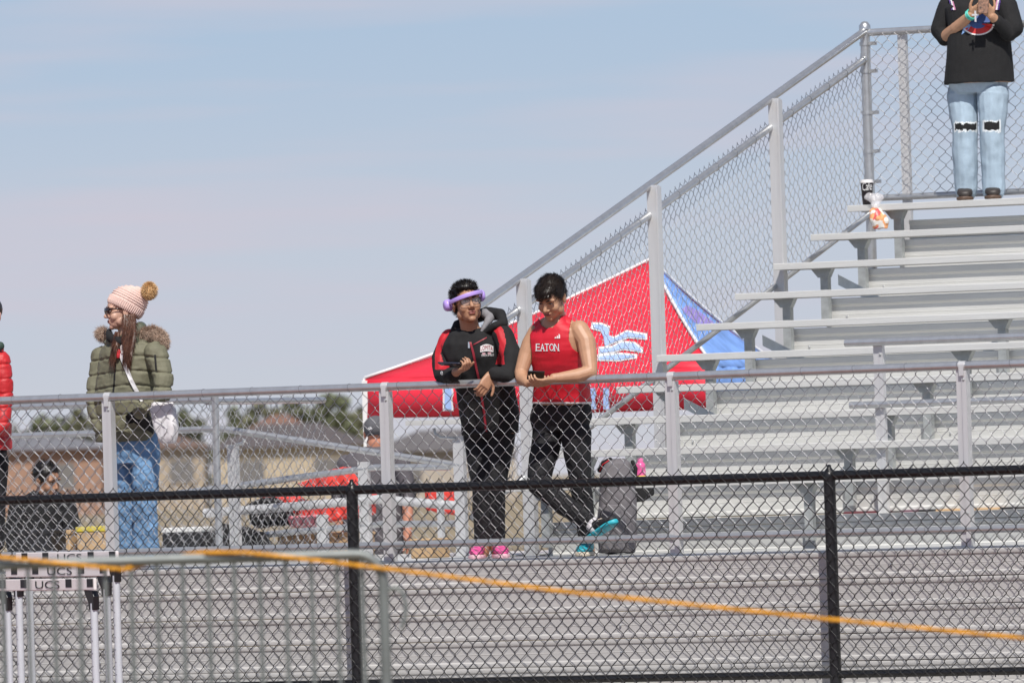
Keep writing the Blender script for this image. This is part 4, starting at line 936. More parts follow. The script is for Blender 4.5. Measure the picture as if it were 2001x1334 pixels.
blob('bag_film', b, mat('clear_film', (.8, .78, .8), .15, 0, alpha=.35), sb, .006, 1, folds(.014, 26))

# ------------------------------------------------------------------ ramp and railings left of the bleacher
def rail_run(root, name, pix, v, r=.021, m=galv): # handrail through photo points on plane v
    pts = [Wl(onv(x, y, v)[0], v, onv(x, y, v)[1]) for x, y in pix]
    b = MB(); b.tube(pts, r, 12); return part(name, b, m, root, 1)
def flat_post(root, x, ytop, v, w=.05, zb=ZW):
    u, z = onv(x, ytop, v); b = MB()
    b.box((-w/2, -.02, 0), (w/2, .02, z-zb)); b.box((w/2-.014, -.026, 0), (w/2, -.0205, z-zb-.004)); link('post', b.mesh('post', alu_post), root, Wl(u, v, zb)-Vector(root.location), -TH)
VR1 = 1.75
r1 = thing('landing_railing', 'plain chain link landing railing seen behind the bobble hat person', 'railing', Wl(onv(418, 1000, VR1)[0], VR1, ZW))
uA, zA = onv(-150, 800, VR1); uE, zT1 = onv(420, 781, VR1); zM1 = onv(420, 838, VR1)[1]
for nm, z_, rr in (('top_rail', zT1, .022), ('middle_rail', zM1, .021), ('bottom_rail', ZW+.08, .02)):
    link(nm, tube_mesh(nm, [(0, 0, 0), (uE-uA, 0, 0)], rr, galv), r1, Wl(uA, VR1, z_)-Vector(r1.location), -TH)
link('chain_link_mesh', chain_mesh('chain_link_mesh', uE-uA, zT1-ZW-.1, galv_wire, z0=0), r1, Wl(uA, VR1+.03, ZW+.09)-Vector(r1.location), -TH)
b = MB(); b.lathe([(.024, 0), (.024, zT1-ZW+.02), (.027, zT1-ZW+.022), (.027, zT1-ZW+.04), (.001, zT1-ZW+.055)], n=16); link('end_post', b.mesh('end_post', galv, smooth=True), r1, Wl(uE, VR1, ZW)-Vector(r1.location))
link('chain_link_mesh', chain_mesh('chain_link_mesh', 1.6, zT1-ZW-.1, galv_wire, z0=0), r1, Wl(uE-.06, VR1, ZW+.09)-Vector(r1.location), R(90)-TH)
b = MB(); b.tube([(0, 0, 0), (0, 1.6, 0)], .021, 12); link('return_rail', b.mesh('return_rail', galv, smooth=True), r1, Wl(uE-.06, VR1, zT1-.01)-Vector(r1.location), -TH)
r2 = thing('ramp_handrail', 'galvanised ramp handrail sloping down to the right behind the walkway', 'handrail', Wl(onv(455, 1060, 2.3)[0], 2.3, ZW))
rail_run(r2, 'top_rail', [(395, 838), (440, 838), (452, 840), (660, 872), (885, 907), (900, 909)], 2.3, .022)
flat_post(r2, 455, 868, 2.3, .07); flat_post(r2, 897, 852, 2.3, .075)
b = MB(); pa = [Wl(onv(x, y, 2.28)[0], 2.28, onv(x, y, 2.28)[1]) for x, y in ((478, 858), (474, 866), (462, 868))]; b.tube(pa, .012, 8); part('rail_bracket', b, galv, r2, 1)
b = MB(); pa = [Wl(onv(x, y, 2.28)[0], 2.28, onv(x, y, 2.28)[1]) for x, y in ((848, 836), (850, 847), (862, 854), (890, 856))]; b.tube(pa, .011, 8); part('rail_bracket', b, galv, r2, 1)
u1, z1 = onv(806, 822, 2.3); b = MB(); b.box((0, -.10, -.03), (.42, .10, 0)); link('shelf_plank', b.mesh('shelf_plank', alu), r2, Wl(u1, 2.3, z1)-Vector(r2.location), -TH)
r3 = thing('ramp_handrail', 'double galvanised ramp handrail rising to the right beyond the first ramp', 'handrail', Wl(onv(710, 1060, 3.2)[0], 3.2, ZW))
rail_run(r3, 'top_rail', [(330, 966), (470, 948), (600, 930), (735, 913), (880, 912)], 3.2, .022); rail_run(r3, 'middle_rail', [(400, 1002), (560, 990), (740, 975), (900, 988)], 3.2, .03, alu_post); rail_run(r3, 'bottom_rail', [(440, 1052), (600, 1036), (740, 1024), (890, 1022)], 3.2, .022)
flat_post(r3, 711, 902, 3.2, .075); flat_post(r3, 630, 1005, 3.2, .07); flat_post(r3, 860, 960, 3.2, .035)
# goods lying about on the landing
def crate(name, label, cat, x0, x1, y0, v, dpt, m, lidm=None, group=None):
    u0, _ = onv(x0, 1000, v); u1, _ = onv(x1, 1000, v); z1 = onv((x0+x1)/2, y0, v)[1]; loc = Wl((u0+u1)/2, v, ZW)
    r = thing(name, label, cat, loc, group); w = (u1-u0)/2; h = z1-ZW
    b = MB(); b.box((-w, 0, 0), (w, dpt, h*.86)); bev(link('box_body', b.mesh('box_body', m), r, None, -TH), .008)
    b = MB(); b.box((-w-.006, -.006, h*.86), (w+.006, dpt+.006, h)); bev(link('lid', b.mesh('lid', lidm or m), r, None, -TH), .008); return r
CARD = mat('cardboard', (.48, .33, .19), .85, 0, (.12, 8), .1, 60); COOL = mat('cooler_black', (.02, .02, .022), .5, 0, (.2, 10)); WHP = mat('white_plastic', (.72, .72, .71), .5)
crate('cool_box', 'black cool box with white domed lid right of the blue jeans', 'cool box', 315, 390, 1030, 2.9, .35, COOL, WHP)
crate('cool_box', 'black cool box on the landing near the left edge', 'cool box', 22, 98, 1035, 2.9, .35, COOL)
crate('cardboard_box', 'small tan cardboard box just left of the silver post', 'box', 100, 135, 1035, 3.1, .3, CARD)
crate('cardboard_box', 'tan cardboard box with yellow lid beside the blue jeans', 'box', 148, 205, 1028, 3.1, .3, CARD, mat('yellow_print', (.62, .50, .06), .6))
crate('cardboard_box', 'wide low tan cardboard box under the ramp rail left of the black post', 'box', 540, 625, 1040, 3.6, .3, CARD)
crate('cardboard_box', 'tan cardboard box under the ramp rail close to the black fence post', 'box', 640, 690, 1040, 3.6, .3, CARD)
crate('cardboard_box', 'small tan cardboard box standing left of the pink shoes', 'box', 800, 842, 1052, 1.5, .25, CARD)
def softbag(name, label, cat, pix, v, m, dpt=.14, amp=.02):
    xs_ = [p[0] for p in pix]; ys = [p[1] for p in pix]; zmin = onv(sum(xs_)/len(xs_), max(ys), v)[1]
    c = Wl(onv(sum(xs_)/len(xs_), max(ys), v)[0], v, zmin); r = thing(name, label, cat, c); b = MB(); n = len(pix)
    fr_ = [Wl(onv(x, y, v)[0], v, onv(x, y, v)[1]) for x, y in pix]; nb = Vector((ST, CT, 0))*dpt
    b.add(fr_+[p+nb for p in fr_], [tuple(range(n)), tuple(range(2*n-1, n-1, -1))]+[(i, i+n, (i+1) % n+n, (i+1) % n) for i in range(n)])
    blob('fabric', b, m, r, .012, 5, folds(amp, 8)); return r
ORG = mat('orange_red_fabric', (.74, .06, .045), .65, 0, (.15, 10), .2, 60)
softbag('folding_chair', 'orange red folded camp chair slung across the ramp rail', 'chair', [(500, 965), (560, 968), (640, 990), (720, 962), (716, 1004), (640, 1020), (560, 1002)], 3.5, ORG)
softbag('kit_bag', 'orange kit bag with black stripe left of the black trousers', 'bag', [(828, 958), (884, 958), (888, 1004), (830, 1000)], 3.5, ORG)
softbag('kit_bag', 'orange red kit bag behind the ramp rail by the grey cap', 'bag', [(575, 945), (640, 918), (668, 910), (690, 950), (600, 958)], 3.9, ORG)
softbag('kit_bag', 'black slumped kit bag right of the galvanised end post', 'bag', [(480, 985), (520, 970), (560, 990), (556, 1026), (486, 1028)], 3.4, CL_BLK)
softbag('kit_bag', 'pink kit bag beneath the folded orange chair', 'bag', [(560, 1008), (620, 1005), (622, 1030), (566, 1032)], 3.4, mat('bag_pink', (.75, .25, .28), .6, 0, (.2, 20)))
softbag('kit_bag', 'black kit bag lying on the landing right of the galvanised post', 'bag', [(430, 1020), (500, 1040), (520, 1075), (425, 1075)], 3.0, CL_BLK)
# packs stored under the benches, seen through the lowest gap
for i, (x0, x1, m_, lb) in enumerate(((1650, 1685, 'm', 'maroon'), (1690, 1728, 'm', 'dark maroon'), (1760, 1790, 'm2', 'dusky purple'), (1796, 1826, 'k', 'black'), (1830, 1876, 'c', 'tan cardboard'), (1896, 1950, 'c', 'light tan cardboard'), (1956, 1990, 'k', 'black right-hand'))):
    mm_ = {'m': mat('bag_maroon', (.12, .03, .04), .7), 'm2': mat('bag_purple', (.17, .09, .12), .7), 'k': COOL, 'c': CARD}[m_]
    v = V0+.55; u0, _ = onv(x0, 1020, v); u1, _ = onv(x1, 1020, v); loc = Wl((u0+u1)/2, v, GZ+.008); r = thing('storage_box', lb+' box stored under the bench rows, number '+'one two three four five six seven'.split()[i]+' from the left', 'box', loc)
    w = (u1-u0)/2; b = MB(); b.box((-w, 0, 0), (w, .3, .96-GZ)); bev(link('box_body', b.mesh('box_body', mm_), r, None, -TH), .008); b = MB(); b.box((-w-.005, -.005, .96-GZ), (w+.005, .305, 1.0-GZ)); bev(link('lid', b.mesh('lid', mm_), r, None, -TH), .008)

# ------------------------------------------------------------------ two people beyond the ramp
f = Fig('person', 'person with short black hair in black jacket sitting low behind the left fence', (85, 1100), 5.6, 0, GZ+.008)
f.torso([(958, 62, 108, .0, .07), (972, 38, 130, .0, .11), (1000, 24, 140, .0, .13), (1050, 22, 138, .0, .13), (1120, 28, 132, .0, .13)])
f.limb([(34, 985, .0, .06), (22, 1040, -.02, .055), (30, 1090, -.15, .045), (60, 1095, -.3, .04)], f.top); f.limb([(132, 985, .0, .06), (142, 1040, -.02, .055), (132, 1090, -.15, .045), (100, 1095, -.3, .04)], f.top)
f.hips([(1110, 32, 128, .0, .13), (1135, 32, 128, -.05, .14)])
for x in (55, 108):
    p0 = f.J(x, 1128, -.02); p1 = p0+Vector((0, -.42, .03)); p2 = Vector((p1.x, p1.y-.05, GZ+.1)); f.bot.limb([(p0, .08), (p1, .062), (p2, .05)]); f.body.limb([(p0, .06), (p1, .05), (p2, .04)])
    shoe(f.root, (p2.x, p2.y+.05, GZ+.01), (p2.x, p2.y-.2, GZ+.01), [SH_BLK, CREAM])
hc = f.J(92, 940, -.05); HS = frame((.8, -.75, -.30), (.1, -.2, 1)); head_prims(f.body, hc, HS, 1.); f.body.limb([(hc+HS @ Vector((0, -.02, -.06)), .055), (f.J(86, 966, 0), .06)])
blob('body', f.body, SK4, f.root, .006, 2); blob('jacket', f.top, CL_BLK, f.root, .008, 3, folds(.008)); blob('trousers', f.bot, CL_BLK2, f.root, .008, 3)
b = MB(); b.ell(hc+HS @ Vector((0, -.024, .05)), (.085, .1, .09), HS); hh = blob('hair', b, HAIRB, f.root, .006, 2, folds(.006, 40)); fur('hair_strand', hh, HAIRB, hh, 900, .03, .002, (0, 0, .5), .7, .3); face_parts(f.root, hc, HS, 1., HAIRB, LIP)
pz = f.J(85, 1140, .0); b = MB(); b.box(pz+Vector((-.6, -.2, -.06)), pz+Vector((.6, .2, -.02)))
st = solo('bench', b, alu, 'low aluminium bench under the seated person at the left', 'bench', (pz.x, pz.y, GZ+.008))
for dx in (-.45, .45):
    b = MB(); b.box((pz.x+dx-.03, pz.y-.15, GZ+.008), (pz.x+dx+.03, pz.y+.15, pz.z-.061)); part('leg', b, galv_dk, st)
f = Fig('person', 'person in charcoal tee and grey cap with back turned beyond the ramp rails', (735, 1300), 5.4, 180, GZ+.008)
f.phi = 0; f.fw = Vector((0, -1, 0)); f.lat = Vector((1, 0, 0))
f.torso([(872, 712, 760, .0, .07), (884, 680, 786, .0, .10), (905, 664, 794, .0, .13), (960, 668, 792, .0, .14), (1030, 672, 790, .0, .14), (1085, 674, 788, .0, .14)])
f.limb([(676, 905, 0, .062), (660, 960, 0, .055), (662, 985, -.02, .045)], f.top); f.body.limb([(f.J(662, 985, -.02), .04), (f.J(664, 1050, -.1), .03)]); f.limb([(784, 905, 0, .062), (798, 960, 0, .055), (797, 985, -.02, .045)], f.top); f.body.limb([(f.J(797, 985, -.02), .04), (f.J(796, 1050, -.1), .03)])
hand_prims(f.body, f.J(664, 1050, -.1), (0, 0, -1), (1, 0, 0), (20, 25, 20), 1); hand_prims(f.body, f.J(796, 1050, -.1), (0, 0, -1), (-1, 0, 0), (20, 25, 20), -1)
f.hips([(1075, 680, 782, .0, .13), (1110, 680, 782, .0, .13)]); f.limb([(708, 1110, 0, .09), (706, 1200, 0, .07), (706, 1310, .02, .055)], f.bot); f.limb([(756, 1110, 0, .09), (758, 1200, 0, .07), (758, 1310, .02, .055)], f.bot)
hc = f.J(735, 848, 0); HC = frame((.1, 1, 0), (0, 0, 1)); head_prims(f.body, hc, HC); f.body.limb([(hc+HC @ Vector((0, -.02, -.06)), .06), (f.J(736, 880, 0), .065)])
blob('body', f.body, mat('skin_ruddy', (.50, .22, .14), .5), f.root, .006, 2); blob('tee_shirt', f.top, mat('tee_charcoal', (.10, .09, .10), .8, 0, (.15, 12)), f.root, .008, 3, folds(.006)); blob('shorts', f.bot, CL_BLK2, f.root, .008, 3)
b = MB(); b.ell(hc+HC @ Vector((0, -.01, .045)), (.086, .104, .085), HC); b.ell(hc+HC @ Vector((0, .12, .03)), (.07, .07, .012), HC); cpb = blob('cap', b, mat('cap_grey', (.10, .10, .11), .8), f.root, .006, 2)
decal('cap_logo', [(719, 836), (724, 833), (728, 837), (722, 839)], [(0, 1, 2, 3)], bvh_of(cpb), WHITE, f.root); face_parts(f.root, hc, HC, 1., HAIRD, LIP)
for x in (706, 758):
    h_ = f.J(x, 1310, 0); shoe(f.root, (h_.x, h_.y-.08, GZ+.01), (h_.x, h_.y+.19, GZ+.01), [SH_BLK, CREAM])

# ------------------------------------------------------------------ canopy tent beyond the bleacher end
YT = 66.0; sT = F_PX/YT; pk = P(1272, 508, YT); ze = P(1000, 738, YT).z
def TP(dx, dy, z): return Vector((pk.x+dx, YT+dy, z))
Lc = P(712, 741, YT-.3); zE = Lc.z; cor = [Vector((Lc.x, Lc.y, zE)), TP(.40, -1.8, zE), TP(1.0, .75, zE), TP(-1.35, 1.9, zE)]
T_RED = mat('canopy_red', (.74, .022, .05), .62, 0, (.05, 2), .15, 30); T_BLU = mat('canopy_blue', (.21, .38, .80), .62, 0, (.35, 3), .15, 30); T_LB = mat('canopy_print_blue', (.36, .50, .82), .6, 0, (.10, 6)); T_PUR = mat('canopy_print_purple', (.34, .26, .66), .6, 0, (.15, 5))
tn = thing('canopy_tent', 'red pop-up canopy tent with blue side panel behind the sloping railing', 'tent', (pk.x, YT, GZ))
def sag(a, b_, c, n=10, m=T_RED, s_=.06):
    bb = MB(); vs = []; idx = {}
    for i in range(n+1):
        for j in range(n+1-i):
            t1, t2 = i/n, j/n; t0 = 1-t1-t2; p = a*t0+b_*t1+c*t2; p = p-Vector((0, 0, s_*4*(t0*(1-t0))*.5+.02*math.sin(9*t1+3*t0)*t0)); idx[i, j] = len(vs); vs.append(p)
    fs = []
    for i in range(n):
        for j in range(n-i):
            fs.append((idx[i, j], idx[i+1, j], idx[i, j+1]))
            if i+j < n-1: fs.append((idx[i+1, j], idx[i+1, j+1], idx[i, j+1]))
    bb.add(vs, fs); return bb
faces_o = []
for i in range(4):
    a, c = cor[i], cor[(i+1) % 4]; o_ = part('roof_panel', sag(pk, a, c, 10, s_=.10), T_BLU if i == 1 else T_RED, tn, 2); m_ = o_.modifiers.new('s', 'SOLIDIFY'); m_.thickness = .004; faces_o.append(o_)
    b = MB(); n_ = 14; vs = []
    for k in range(n_+1):
        p = a.lerp(c, k/n_); w_ = .012*math.sin(k*1.9+i); nrm = Vector(((c-a).y, -(c-a).x, 0)).normalized(); vs += [p+nrm*w_*.3, p+nrm*(w_+.01)+Vector((0, 0, -.29))]
    b.add(vs, [(2*k, 2*k+1, 2*k+3, 2*k+2) for k in range(n_)]); o_ = part('valance', b, T_BLU if i == 1 else T_RED, tn, 2); m_ = o_.modifiers.new('s', 'SOLIDIFY'); m_.thickness = .004; faces_o.append(o_)
    b = MB(); b.box((a.x-.02, a.y-.02, GZ), (a.x+.02, a.y+.02, zE-.01)); part('leg', b, WHP, tn)
    b = MB(); b.tube([pk+(a-pk)*t+Vector((0, 0, -.10*2*(1-t)*t+.012)) for t in np.linspace(0, 1, 12)], .012, 6); part('seam_binding', b, WHITE, tn, 2)
b = MB(); b.tube([cor[0]+Vector((-.004, -.004, .01)), cor[0]+Vector((-.004, -.004, -.29))], .012, 6); part('edge_binding', b, WHITE, tn)
bvr = bvh_of(faces_o[0]); bvv = bvh_of(faces_o[1])
def swoosh(name, top, bot, bv, m, lift): 
    n = len(top); decal(name, top+bot, [(i, i+1, n+i+1, n+i) for i in range(n-1)], bv, m, tn, lift)
for g, m_, lf in ((2.6, WHITE, .02), (-.8, T_LB, .035)):
    swoosh('emblem_stroke', [(1158-g, 632-g), (1176, 633-g), (1190+g, 640-g), (1190, 655), (1200, 660-g), (1225, 647-g), (1262+g, 654-g)], [(1158-g, 640+g), (1174, 645+g), (1180, 660), (1182, 676+g), (1200, 668+g), (1228, 658+g), (1262+g, 661+g)], bvr, m_, lf)
    swoosh('emblem_stroke', [(1172-g, 680-g), (1195, 678-g), (1215, 668-g), (1240, 670-g), (1254+g, 682-g)], [(1172-g, 690+g), (1200, 686+g), (1218, 681+g), (1240, 684+g), (1254+g, 687+g)], bvr, m_, lf)
    swoosh('emblem_stroke', [(1170-g, 695-g), (1210, 691-g), (1242+g, 694-g)], [(1170-g, 702+g), (1210, 703+g), (1242+g, 697+g)], bvr, m_, lf)
    for (x0, x1) in ((868, 882), (1040, 1052), (1066, 1078), (1152, 1164), (1178, 1190), (1204, 1216), (1226, 1238)):
        decal('valance_letter', [(x0-g, 757-g), (x1+g, 757-g), (x1+g+2, 770), (x1+g-1, 778), (x1+g+2, 800+g), (x0-g, 800+g)], [(0, 1, 2, 3, 4, 5)], bvv, m_, tn, lf)
bvb = bvh_of(faces_o[2]); decal('purple_print', [(1332, 604), (1342, 596), (1364, 606), (1396, 630), (1388, 636), (1358, 630)], [(0, 1, 2, 3, 4, 5)], bvb, T_PUR, tn, .02)

# ------------------------------------------------------------------ hurdles and crowd barrier in front
HWHT = mat('hurdle_white', (.84, .80, .78), .5, 0, (.05, 8)); HGRY = mat('hurdle_upright', (.60, .63, .67), .42, .12, (.05, 12)); HTXT = mat('hurdle_lettering', (.02, .02, .022), .5)
for i, (x0, x1, hh_, Yh, wd_) in enumerate(((59, 229, .914, 54.2, 'highest, its board level with the barrier rail'), (38, 210, .838, 53.7, 'middle height, between the taller and the lower one'), (15, 184, .762, 53.2, 'lowest and nearest of the three'))):
    pl = P(x0, 1200, Yh+.45); pr = P(x1, 1200, Yh-.45); base = (pl+pr)/2; base.z = GZ+.004; ground = GZ+.004
    hd_ = thing('hurdle', 'white topped track hurdle, '+wd_, 'hurdle', base, 'track hurdles stacked by the barrier'); ax = Vector((pr.x-pl.x, pr.y-pl.y, 0)).normalized(); pn = Vector((ax.y, -ax.x, 0))
    zt = hh_
    for p in (pl, pr):
        b = MB(); b.tube([(p.x, p.y, ground+.10), (p.x, p.y, zt-.15)], .0225, 12); up_ = part('upright', b, HGRY, hd_, 1)
        b = MB(); 
        for q in range(7): b.box((p.x-.0182, p.y-.0182, zt-.30-q*.076), (p.x-.010, p.y-.004, zt-.297-q*.076))
        part('height_mark', b, HTXT, up_)
        c_ = Vector((p.x, p.y, 0)); b = MB(); prof = [(-.030, zt-.19), (.030, zt-.19), (.034, zt-.11), (.018, zt-.075), (-.085, zt-.070), (-.07, zt-.10), (-.036, zt-.145)]
        fr_ = [c_+ax*a_+Vector((0, 0, z_))-pn*.02 for a_, z_ in prof]; bk_ = [q+pn*.04 for q in fr_]; n = len(prof)
        b.add(fr_+bk_, [tuple(range(n)), tuple(range(2*n-1, n-1, -1))]+[(k, k+n, (k+1) % n+n, (k+1) % n) for k in range(n)]); bev(part('bracket', b, BLK_PL, hd_), .004)
        b = MB(); a0 = Vector((p.x, p.y, ground+.11)); e0 = a0-pn*-.0+Vector((.72, -.55, 0)).normalized()*.68
        b.tube([a0, a0.lerp(e0, .5), e0], .026, 12); part('base_leg', b, HGRY, hd_, 1)
        b = MB(); b.tube([e0, e0+(e0-a0).normalized()*.02], .028, 12); part('end_cap', b, CARD, hd_)
        for w_ in (a0, e0): b = MB(); b.tube([w_+pn*-.015+Vector((0, 0, -.055)), w_+pn*.015+Vector((0, 0, -.055))], .055, 14); part('wheel', b, BLK_PL, hd_)
    le = pl-ax*.11; re = pr+ax*.06; fcn = -pn if pn.y > 0 else pn
    b = MB(); q0 = Vector((le.x, le.y, zt-.07)); q1 = Vector((re.x, re.y, zt-.07)); off_ = fcn*.028
    vs = [q0+off_, q1+off_, q1+off_+Vector((0, 0, .07)), q0+off_+Vector((0, 0, .07))]; vs += [p-fcn*.018 for p in vs]
    b.add(vs, [(0, 1, 2, 3), (7, 6, 5, 4), (0, 4, 5, 1), (1, 5, 6, 2), (2, 6, 7, 3), (3, 7, 4, 0)]); bd_ = bev(part('crossbar', b, HWHT, hd_), .004)
    L_ = (q1-q0).length
    for t in (.06, .27, .72, .93):
        b = MB(); c0 = q0.lerp(q1, t)+off_+fcn*.002; b.add([c0+Vector((0, 0, .018)), c0+ax*.075+Vector((0, 0, .018)), c0+ax*.075+Vector((0, 0, .068)), c0+Vector((0, 0, .068))], [(0, 1, 2, 3)]); part('black_block', b, HTXT, bd_)
    v_, f_ = text_polys('UCS'); b = MB(); b.add([q0+off_+fcn*.003+ax*(L_*.42+.30*a_)+Vector((0, 0, .012+.046*c_)) for a_, c_ in v_], f_); part('lettering', b, HTXT, bd_)
YB = 29.6
brr = thing('crowd_barrier', 'blurred galvanised crowd control barrier in the left foreground', 'barrier', (P(400, 1300, YB).x, YB, GZ+.004))
def Q(x, y, o_=0.): return P(x, y, YB+o_)
top = [Q(-420, 1117), Q(0, 1103), Q(350, 1092), Q(690, 1083)]+[Q(697+52*math.sin(a), 1136-53*math.cos(a)) for a in np.linspace(.1, math.pi/2, 8)]+[Q(753, 1250), Q(757, 1400)]
pb_ = Q(757, 1400); pb2 = Vector((pb_.x+.0, YB, GZ+.15)); top.append(pb2)
b = MB(); b.tube(top, .0185, 14); part('frame_tube', b, barr, brr, 1)
bl_ = Q(-420, 1117); b = MB(); b.tube([(bl_.x, YB, GZ+.15), (pb2.x, YB, GZ+.15)], .0165, 12); part('bottom_tube', b, barr, brr, 1)
b = MB(); b.tube([bl_, (bl_.x, YB, GZ+.15)], .0185, 12); part('frame_tube', b, barr, brr, 1)
for i in range(22):
    x = 658-50.3*i; a = Q(x, 1086+(690-x)*.0375+3); b = MB(); b.tube([(a.x, YB, GZ+.15), a], .0075, 8); part('bar', b, barr, brr, 1)
b = MB(); a = Q(706, 1084); b.tube([(a.x, YB, GZ+.15), a], .009, 8); part('bar', b, barr, brr, 1)
b = MB(); b.tube([Q(758, 1152), Q(772, 1147), Q(786, 1155), Q(793, 1178), Q(792, 1205), Q(784, 1228)], .008, 8); part('hook', b, barr, brr, 1)
for x in (-250, 640):
    a = Q(x, 1100); b = MB(); b.tube([(a.x, YB-.28, GZ+.03), (a.x, YB-.22, GZ+.05), (a.x, YB, GZ+.14), (a.x, YB+.22, GZ+.05), (a.x, YB+.28, GZ+.03)], .016, 8); part('foot', b, barr, brr, 1)
rope_m = mat('yellow_rope', (.72, .32, .015), .7, 0, (.25, 60), .5, 120)
rp_ = thing('rope', 'slack yellow orange rope tied to the barrier and running to the right', 'rope', Q(400, 1085, -.03))
def rope(pts, r):
    b = MB(); P2 = []
    for i in range(len(pts)-1):
        for k in range(24): P2.append(pts[i].lerp(pts[i+1], k/24))
    P2.append(pts[-1])
    for s_ in (0, 2.1, 4.2):
        b.tube([p+Vector((0, math.sin(j*.55+s_), math.cos(j*.55+s_)))*r*.5 for j, p in enumerate(P2)], r*.62, 6)
    return b
part('rope_span', rope([Q(-300, 1068, -.03), Q(0, 1088, -.03), Q(120, 1100, -.035), Q(240, 1112, -.03)], .0066), rope_m, rp_, 2)
part('rope_wrap', rope([Q(240, 1112, -.03), Q(280, 1104, .03), Q(330, 1088, .03), Q(400, 1078, -.01)], .0066), rope_m, rp_, 2)
part('rope_span', rope([Q(400, 1079, -.02), Q(480, 1079, -.03), Q(580, 1090, -.03), Q(757, 1111, -.03), Q(1100, 1155, -.0), Q(1600, 1207, .3), Q(2100, 1256, .6), Q(2600, 1296, .9)], .0066), rope_m, rp_, 2)
b = MB(); sx_ = Q(2600, 1296, .9); b.tube([(sx_.x, sx_.y, GZ), (sx_.x, sx_.y, sx_.z+.06)], .015, 8); b.tube([(sx_.x, sx_.y, sx_.z+.06), (sx_.x, sx_.y, sx_.z+.1)], .022, 8); solo('rope_stake', b, WHP, 'plain stake holding the far end of the yellow rope', 'stake', (sx_.x, sx_.y, GZ))

# ------------------------------------------------------------------ far houses and trees
def house(x0, x1, ywall, yroof, Y, wallc, roofc, label):
    a = P(x0, 950, Y); c = P(x1, 950, Y); zw = P((x0+x1)/2, ywall, Y).z; zr_ = P((x0+x1)/2, yroof, Y).z; dp = 9.
    r = thing('house', label, 'house', ((a.x+c.x)/2, Y, GZ), 'houses beyond the field')
    wm = mat('wall_'+label[:9], wallc, .9, 0, (.08, 1)); rm = mat('roof_'+label[:9], roofc, .9, 0, (.2, 2))
    b = MB(); b.box((a.x, Y, GZ), (c.x, Y+dp, zw)); wl = part('wall', b, wm, r)
    b = MB(); e = .5; vs = [(a.x-e, Y-e, zw), (c.x+e, Y-e, zw), (c.x+e, Y+dp+e, zw), (a.x-e, Y+dp+e, zw), (a.x+2.5, Y+dp/2, zr_), (c.x-2.5, Y+dp/2, zr_)]
    b.add(vs, [(0, 1, 5, 4), (1, 2, 5), (2, 3, 4, 5), (3, 0, 4), (3, 2, 1, 0)]); part('roof', b, rm, r)
    n = max(2, int((c.x-a.x)/4))
    for k in range(n):
        xx = a.x+(k+.5)*(c.x-a.x)/n; b = MB(); b.box((xx-.7, Y-.06, zw-2.0), (xx+.7, Y-.001, zw-.7)); w_ = part('window', b, mat('pane_dark', (.17, .16, .15), .4), wl)
        b = MB()
        for s_ in (-1, 1): b.box((xx+s_*.76-.06, Y-.09, zw-2.06), (xx+s_*.76+.06, Y-.002, zw-.64))
        b.box((xx-.7, Y-.09, zw-2.08), (xx+.7, Y-.061, zw-2.0)); part('window_frame', b, wm, wl)
house(418, 715, 872, 826, 470, (.47, .39, .28), (.10, .085, .085), 'tan walled house with dark roof beyond the ramp')
house(-120, 200, 880, 846, 440, (.33, .20, .14), (.17, .17, .185), 'brown brick house with grey roof behind the left fence')
house(225, 400, 876, 840, 500, (.40, .33, .25), (.15, .10, .08), 'beige house with brown roof behind the bobble hat person')
house(455, 640, 862, 808, 540, (.30, .19, .13), (.20, .11, .08), 'brown house with russet roof standing furthest back')
house(730, 1010, 880, 838, 480, (.42, .37, .31), (.13, .12, .12), 'grey beige house hidden mostly behind the two leaning people')
LEAF = [mat('leaf_a', (.15, .165, .09), .7, 0, (.3, .8)), mat('leaf_b', (.17, .17, .10), .7, 0, (.3, .8)), mat('leaf_c', (.13, .14, .08), .7, 0, (.3, .8))]; BARK = mat('bark', (.10, .075, .055), .9, 0, (.3, 3))  # leaf colours paled to stand in for distance haze
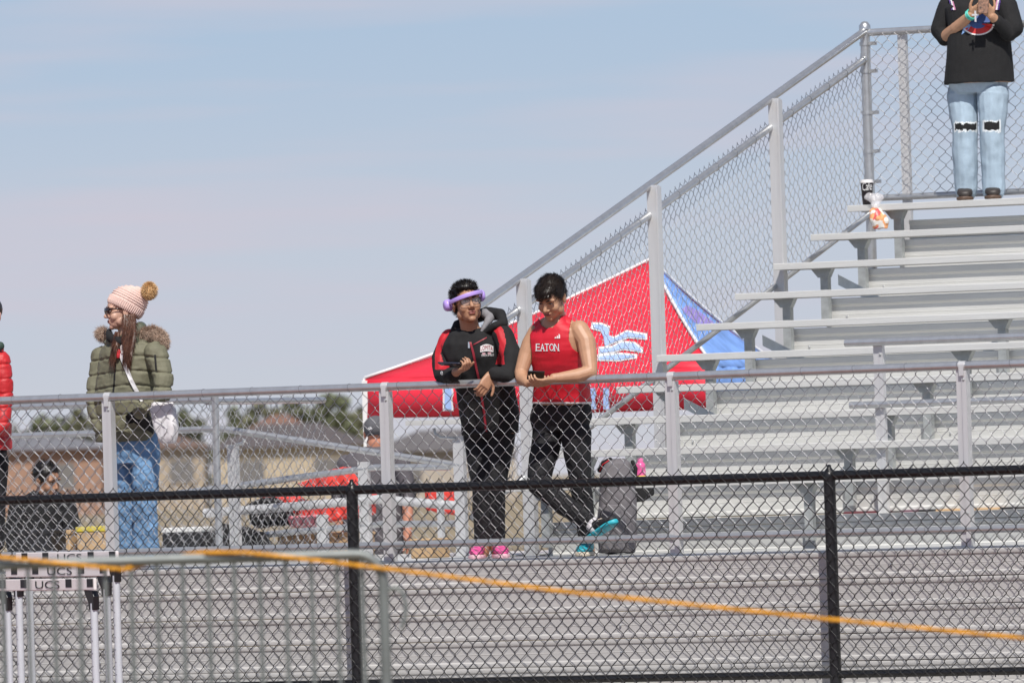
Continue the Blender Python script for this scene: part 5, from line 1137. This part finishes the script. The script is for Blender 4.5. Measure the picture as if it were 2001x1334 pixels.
def tree(x, ytop, Y, wpx, k, label):
    t_ = P(x, ytop, Y); h = t_.z-GZ; w = wpx/2/(F_PX/Y); base = Vector((t_.x, Y, GZ)); r = thing('tree', label, 'tree', base, 'trees behind the houses'); rr = random.Random(k)
    b = MB(); b.tube([base, base+Vector((.1, 0, h*.3)), base+Vector((-.1, 0, h*.75))], [.28, .2, .06], 8)
    for q in range(6):
        a = q*1.05; s0 = base+Vector((0, 0, h*(.28+.06*q))); b.tube([s0, s0+Vector((math.cos(a)*w*.6, math.sin(a)*w*.6, h*.2))], [.09, .03], 6)
    part('trunk', b, BARK, r, 2)
    vs = []; fs = []; cl = [(rr.gauss(0, .42)*w, rr.gauss(0, .42)*w, h*(.62+rr.gauss(0, .16))) for _ in range(26)]
    for cx, cy, cz in cl:
        cr = w*rr.uniform(.22, .40)
        for _ in range(90):
            d = Vector((rr.gauss(0, 1), rr.gauss(0, 1), rr.gauss(0, .8))).normalized()*cr*rr.uniform(.5, 1.05); p = base+Vector((cx, cy, min(cz, h*.93)))+d; s_ = rr.uniform(.15, .36)
            n1 = Vector((rr.gauss(0, 1), rr.gauss(0, 1), rr.gauss(0, 1))).normalized(); n2 = n1.orthogonal().normalized(); n3 = n1.cross(n2); i = len(vs); vs += [p-n2*s_, p+n3*s_*.6, p+n2*s_, p-n3*s_*.6]; fs.append((i, i+1, i+2, i+3))
    me = bpy.data.meshes.new('crown'); me.from_pydata([v-base for v in vs], [], fs); me.materials.append(LEAF[k % 3]); link('crown', me, r)
for i, (x, y, Y, w_, lb) in enumerate(((70, 800, 560, 120, 'broad green tree left of the bobble hat person'), (140, 796, 580, 100, 'rounded tree just left of the silver post'), (20, 826, 620, 90, 'low tree at the far left edge'), (460, 788, 620, 90, 'tree above the russet roof nearest the end post'), (515, 782, 600, 110, 'tallest tree above the russet roof'), (575, 778, 640, 100, 'tree behind the middle of the chain link gap'), (640, 770, 620, 110, 'bushy tree left of the red tent'), (695, 776, 650, 90, 'tree touching the red tent corner'), (350, 800, 640, 110, 'dull green tree right of the white bag'), (285, 805, 660, 100, 'tree behind the olive jacket'))): tree(x, y, Y, w_, i, lb)
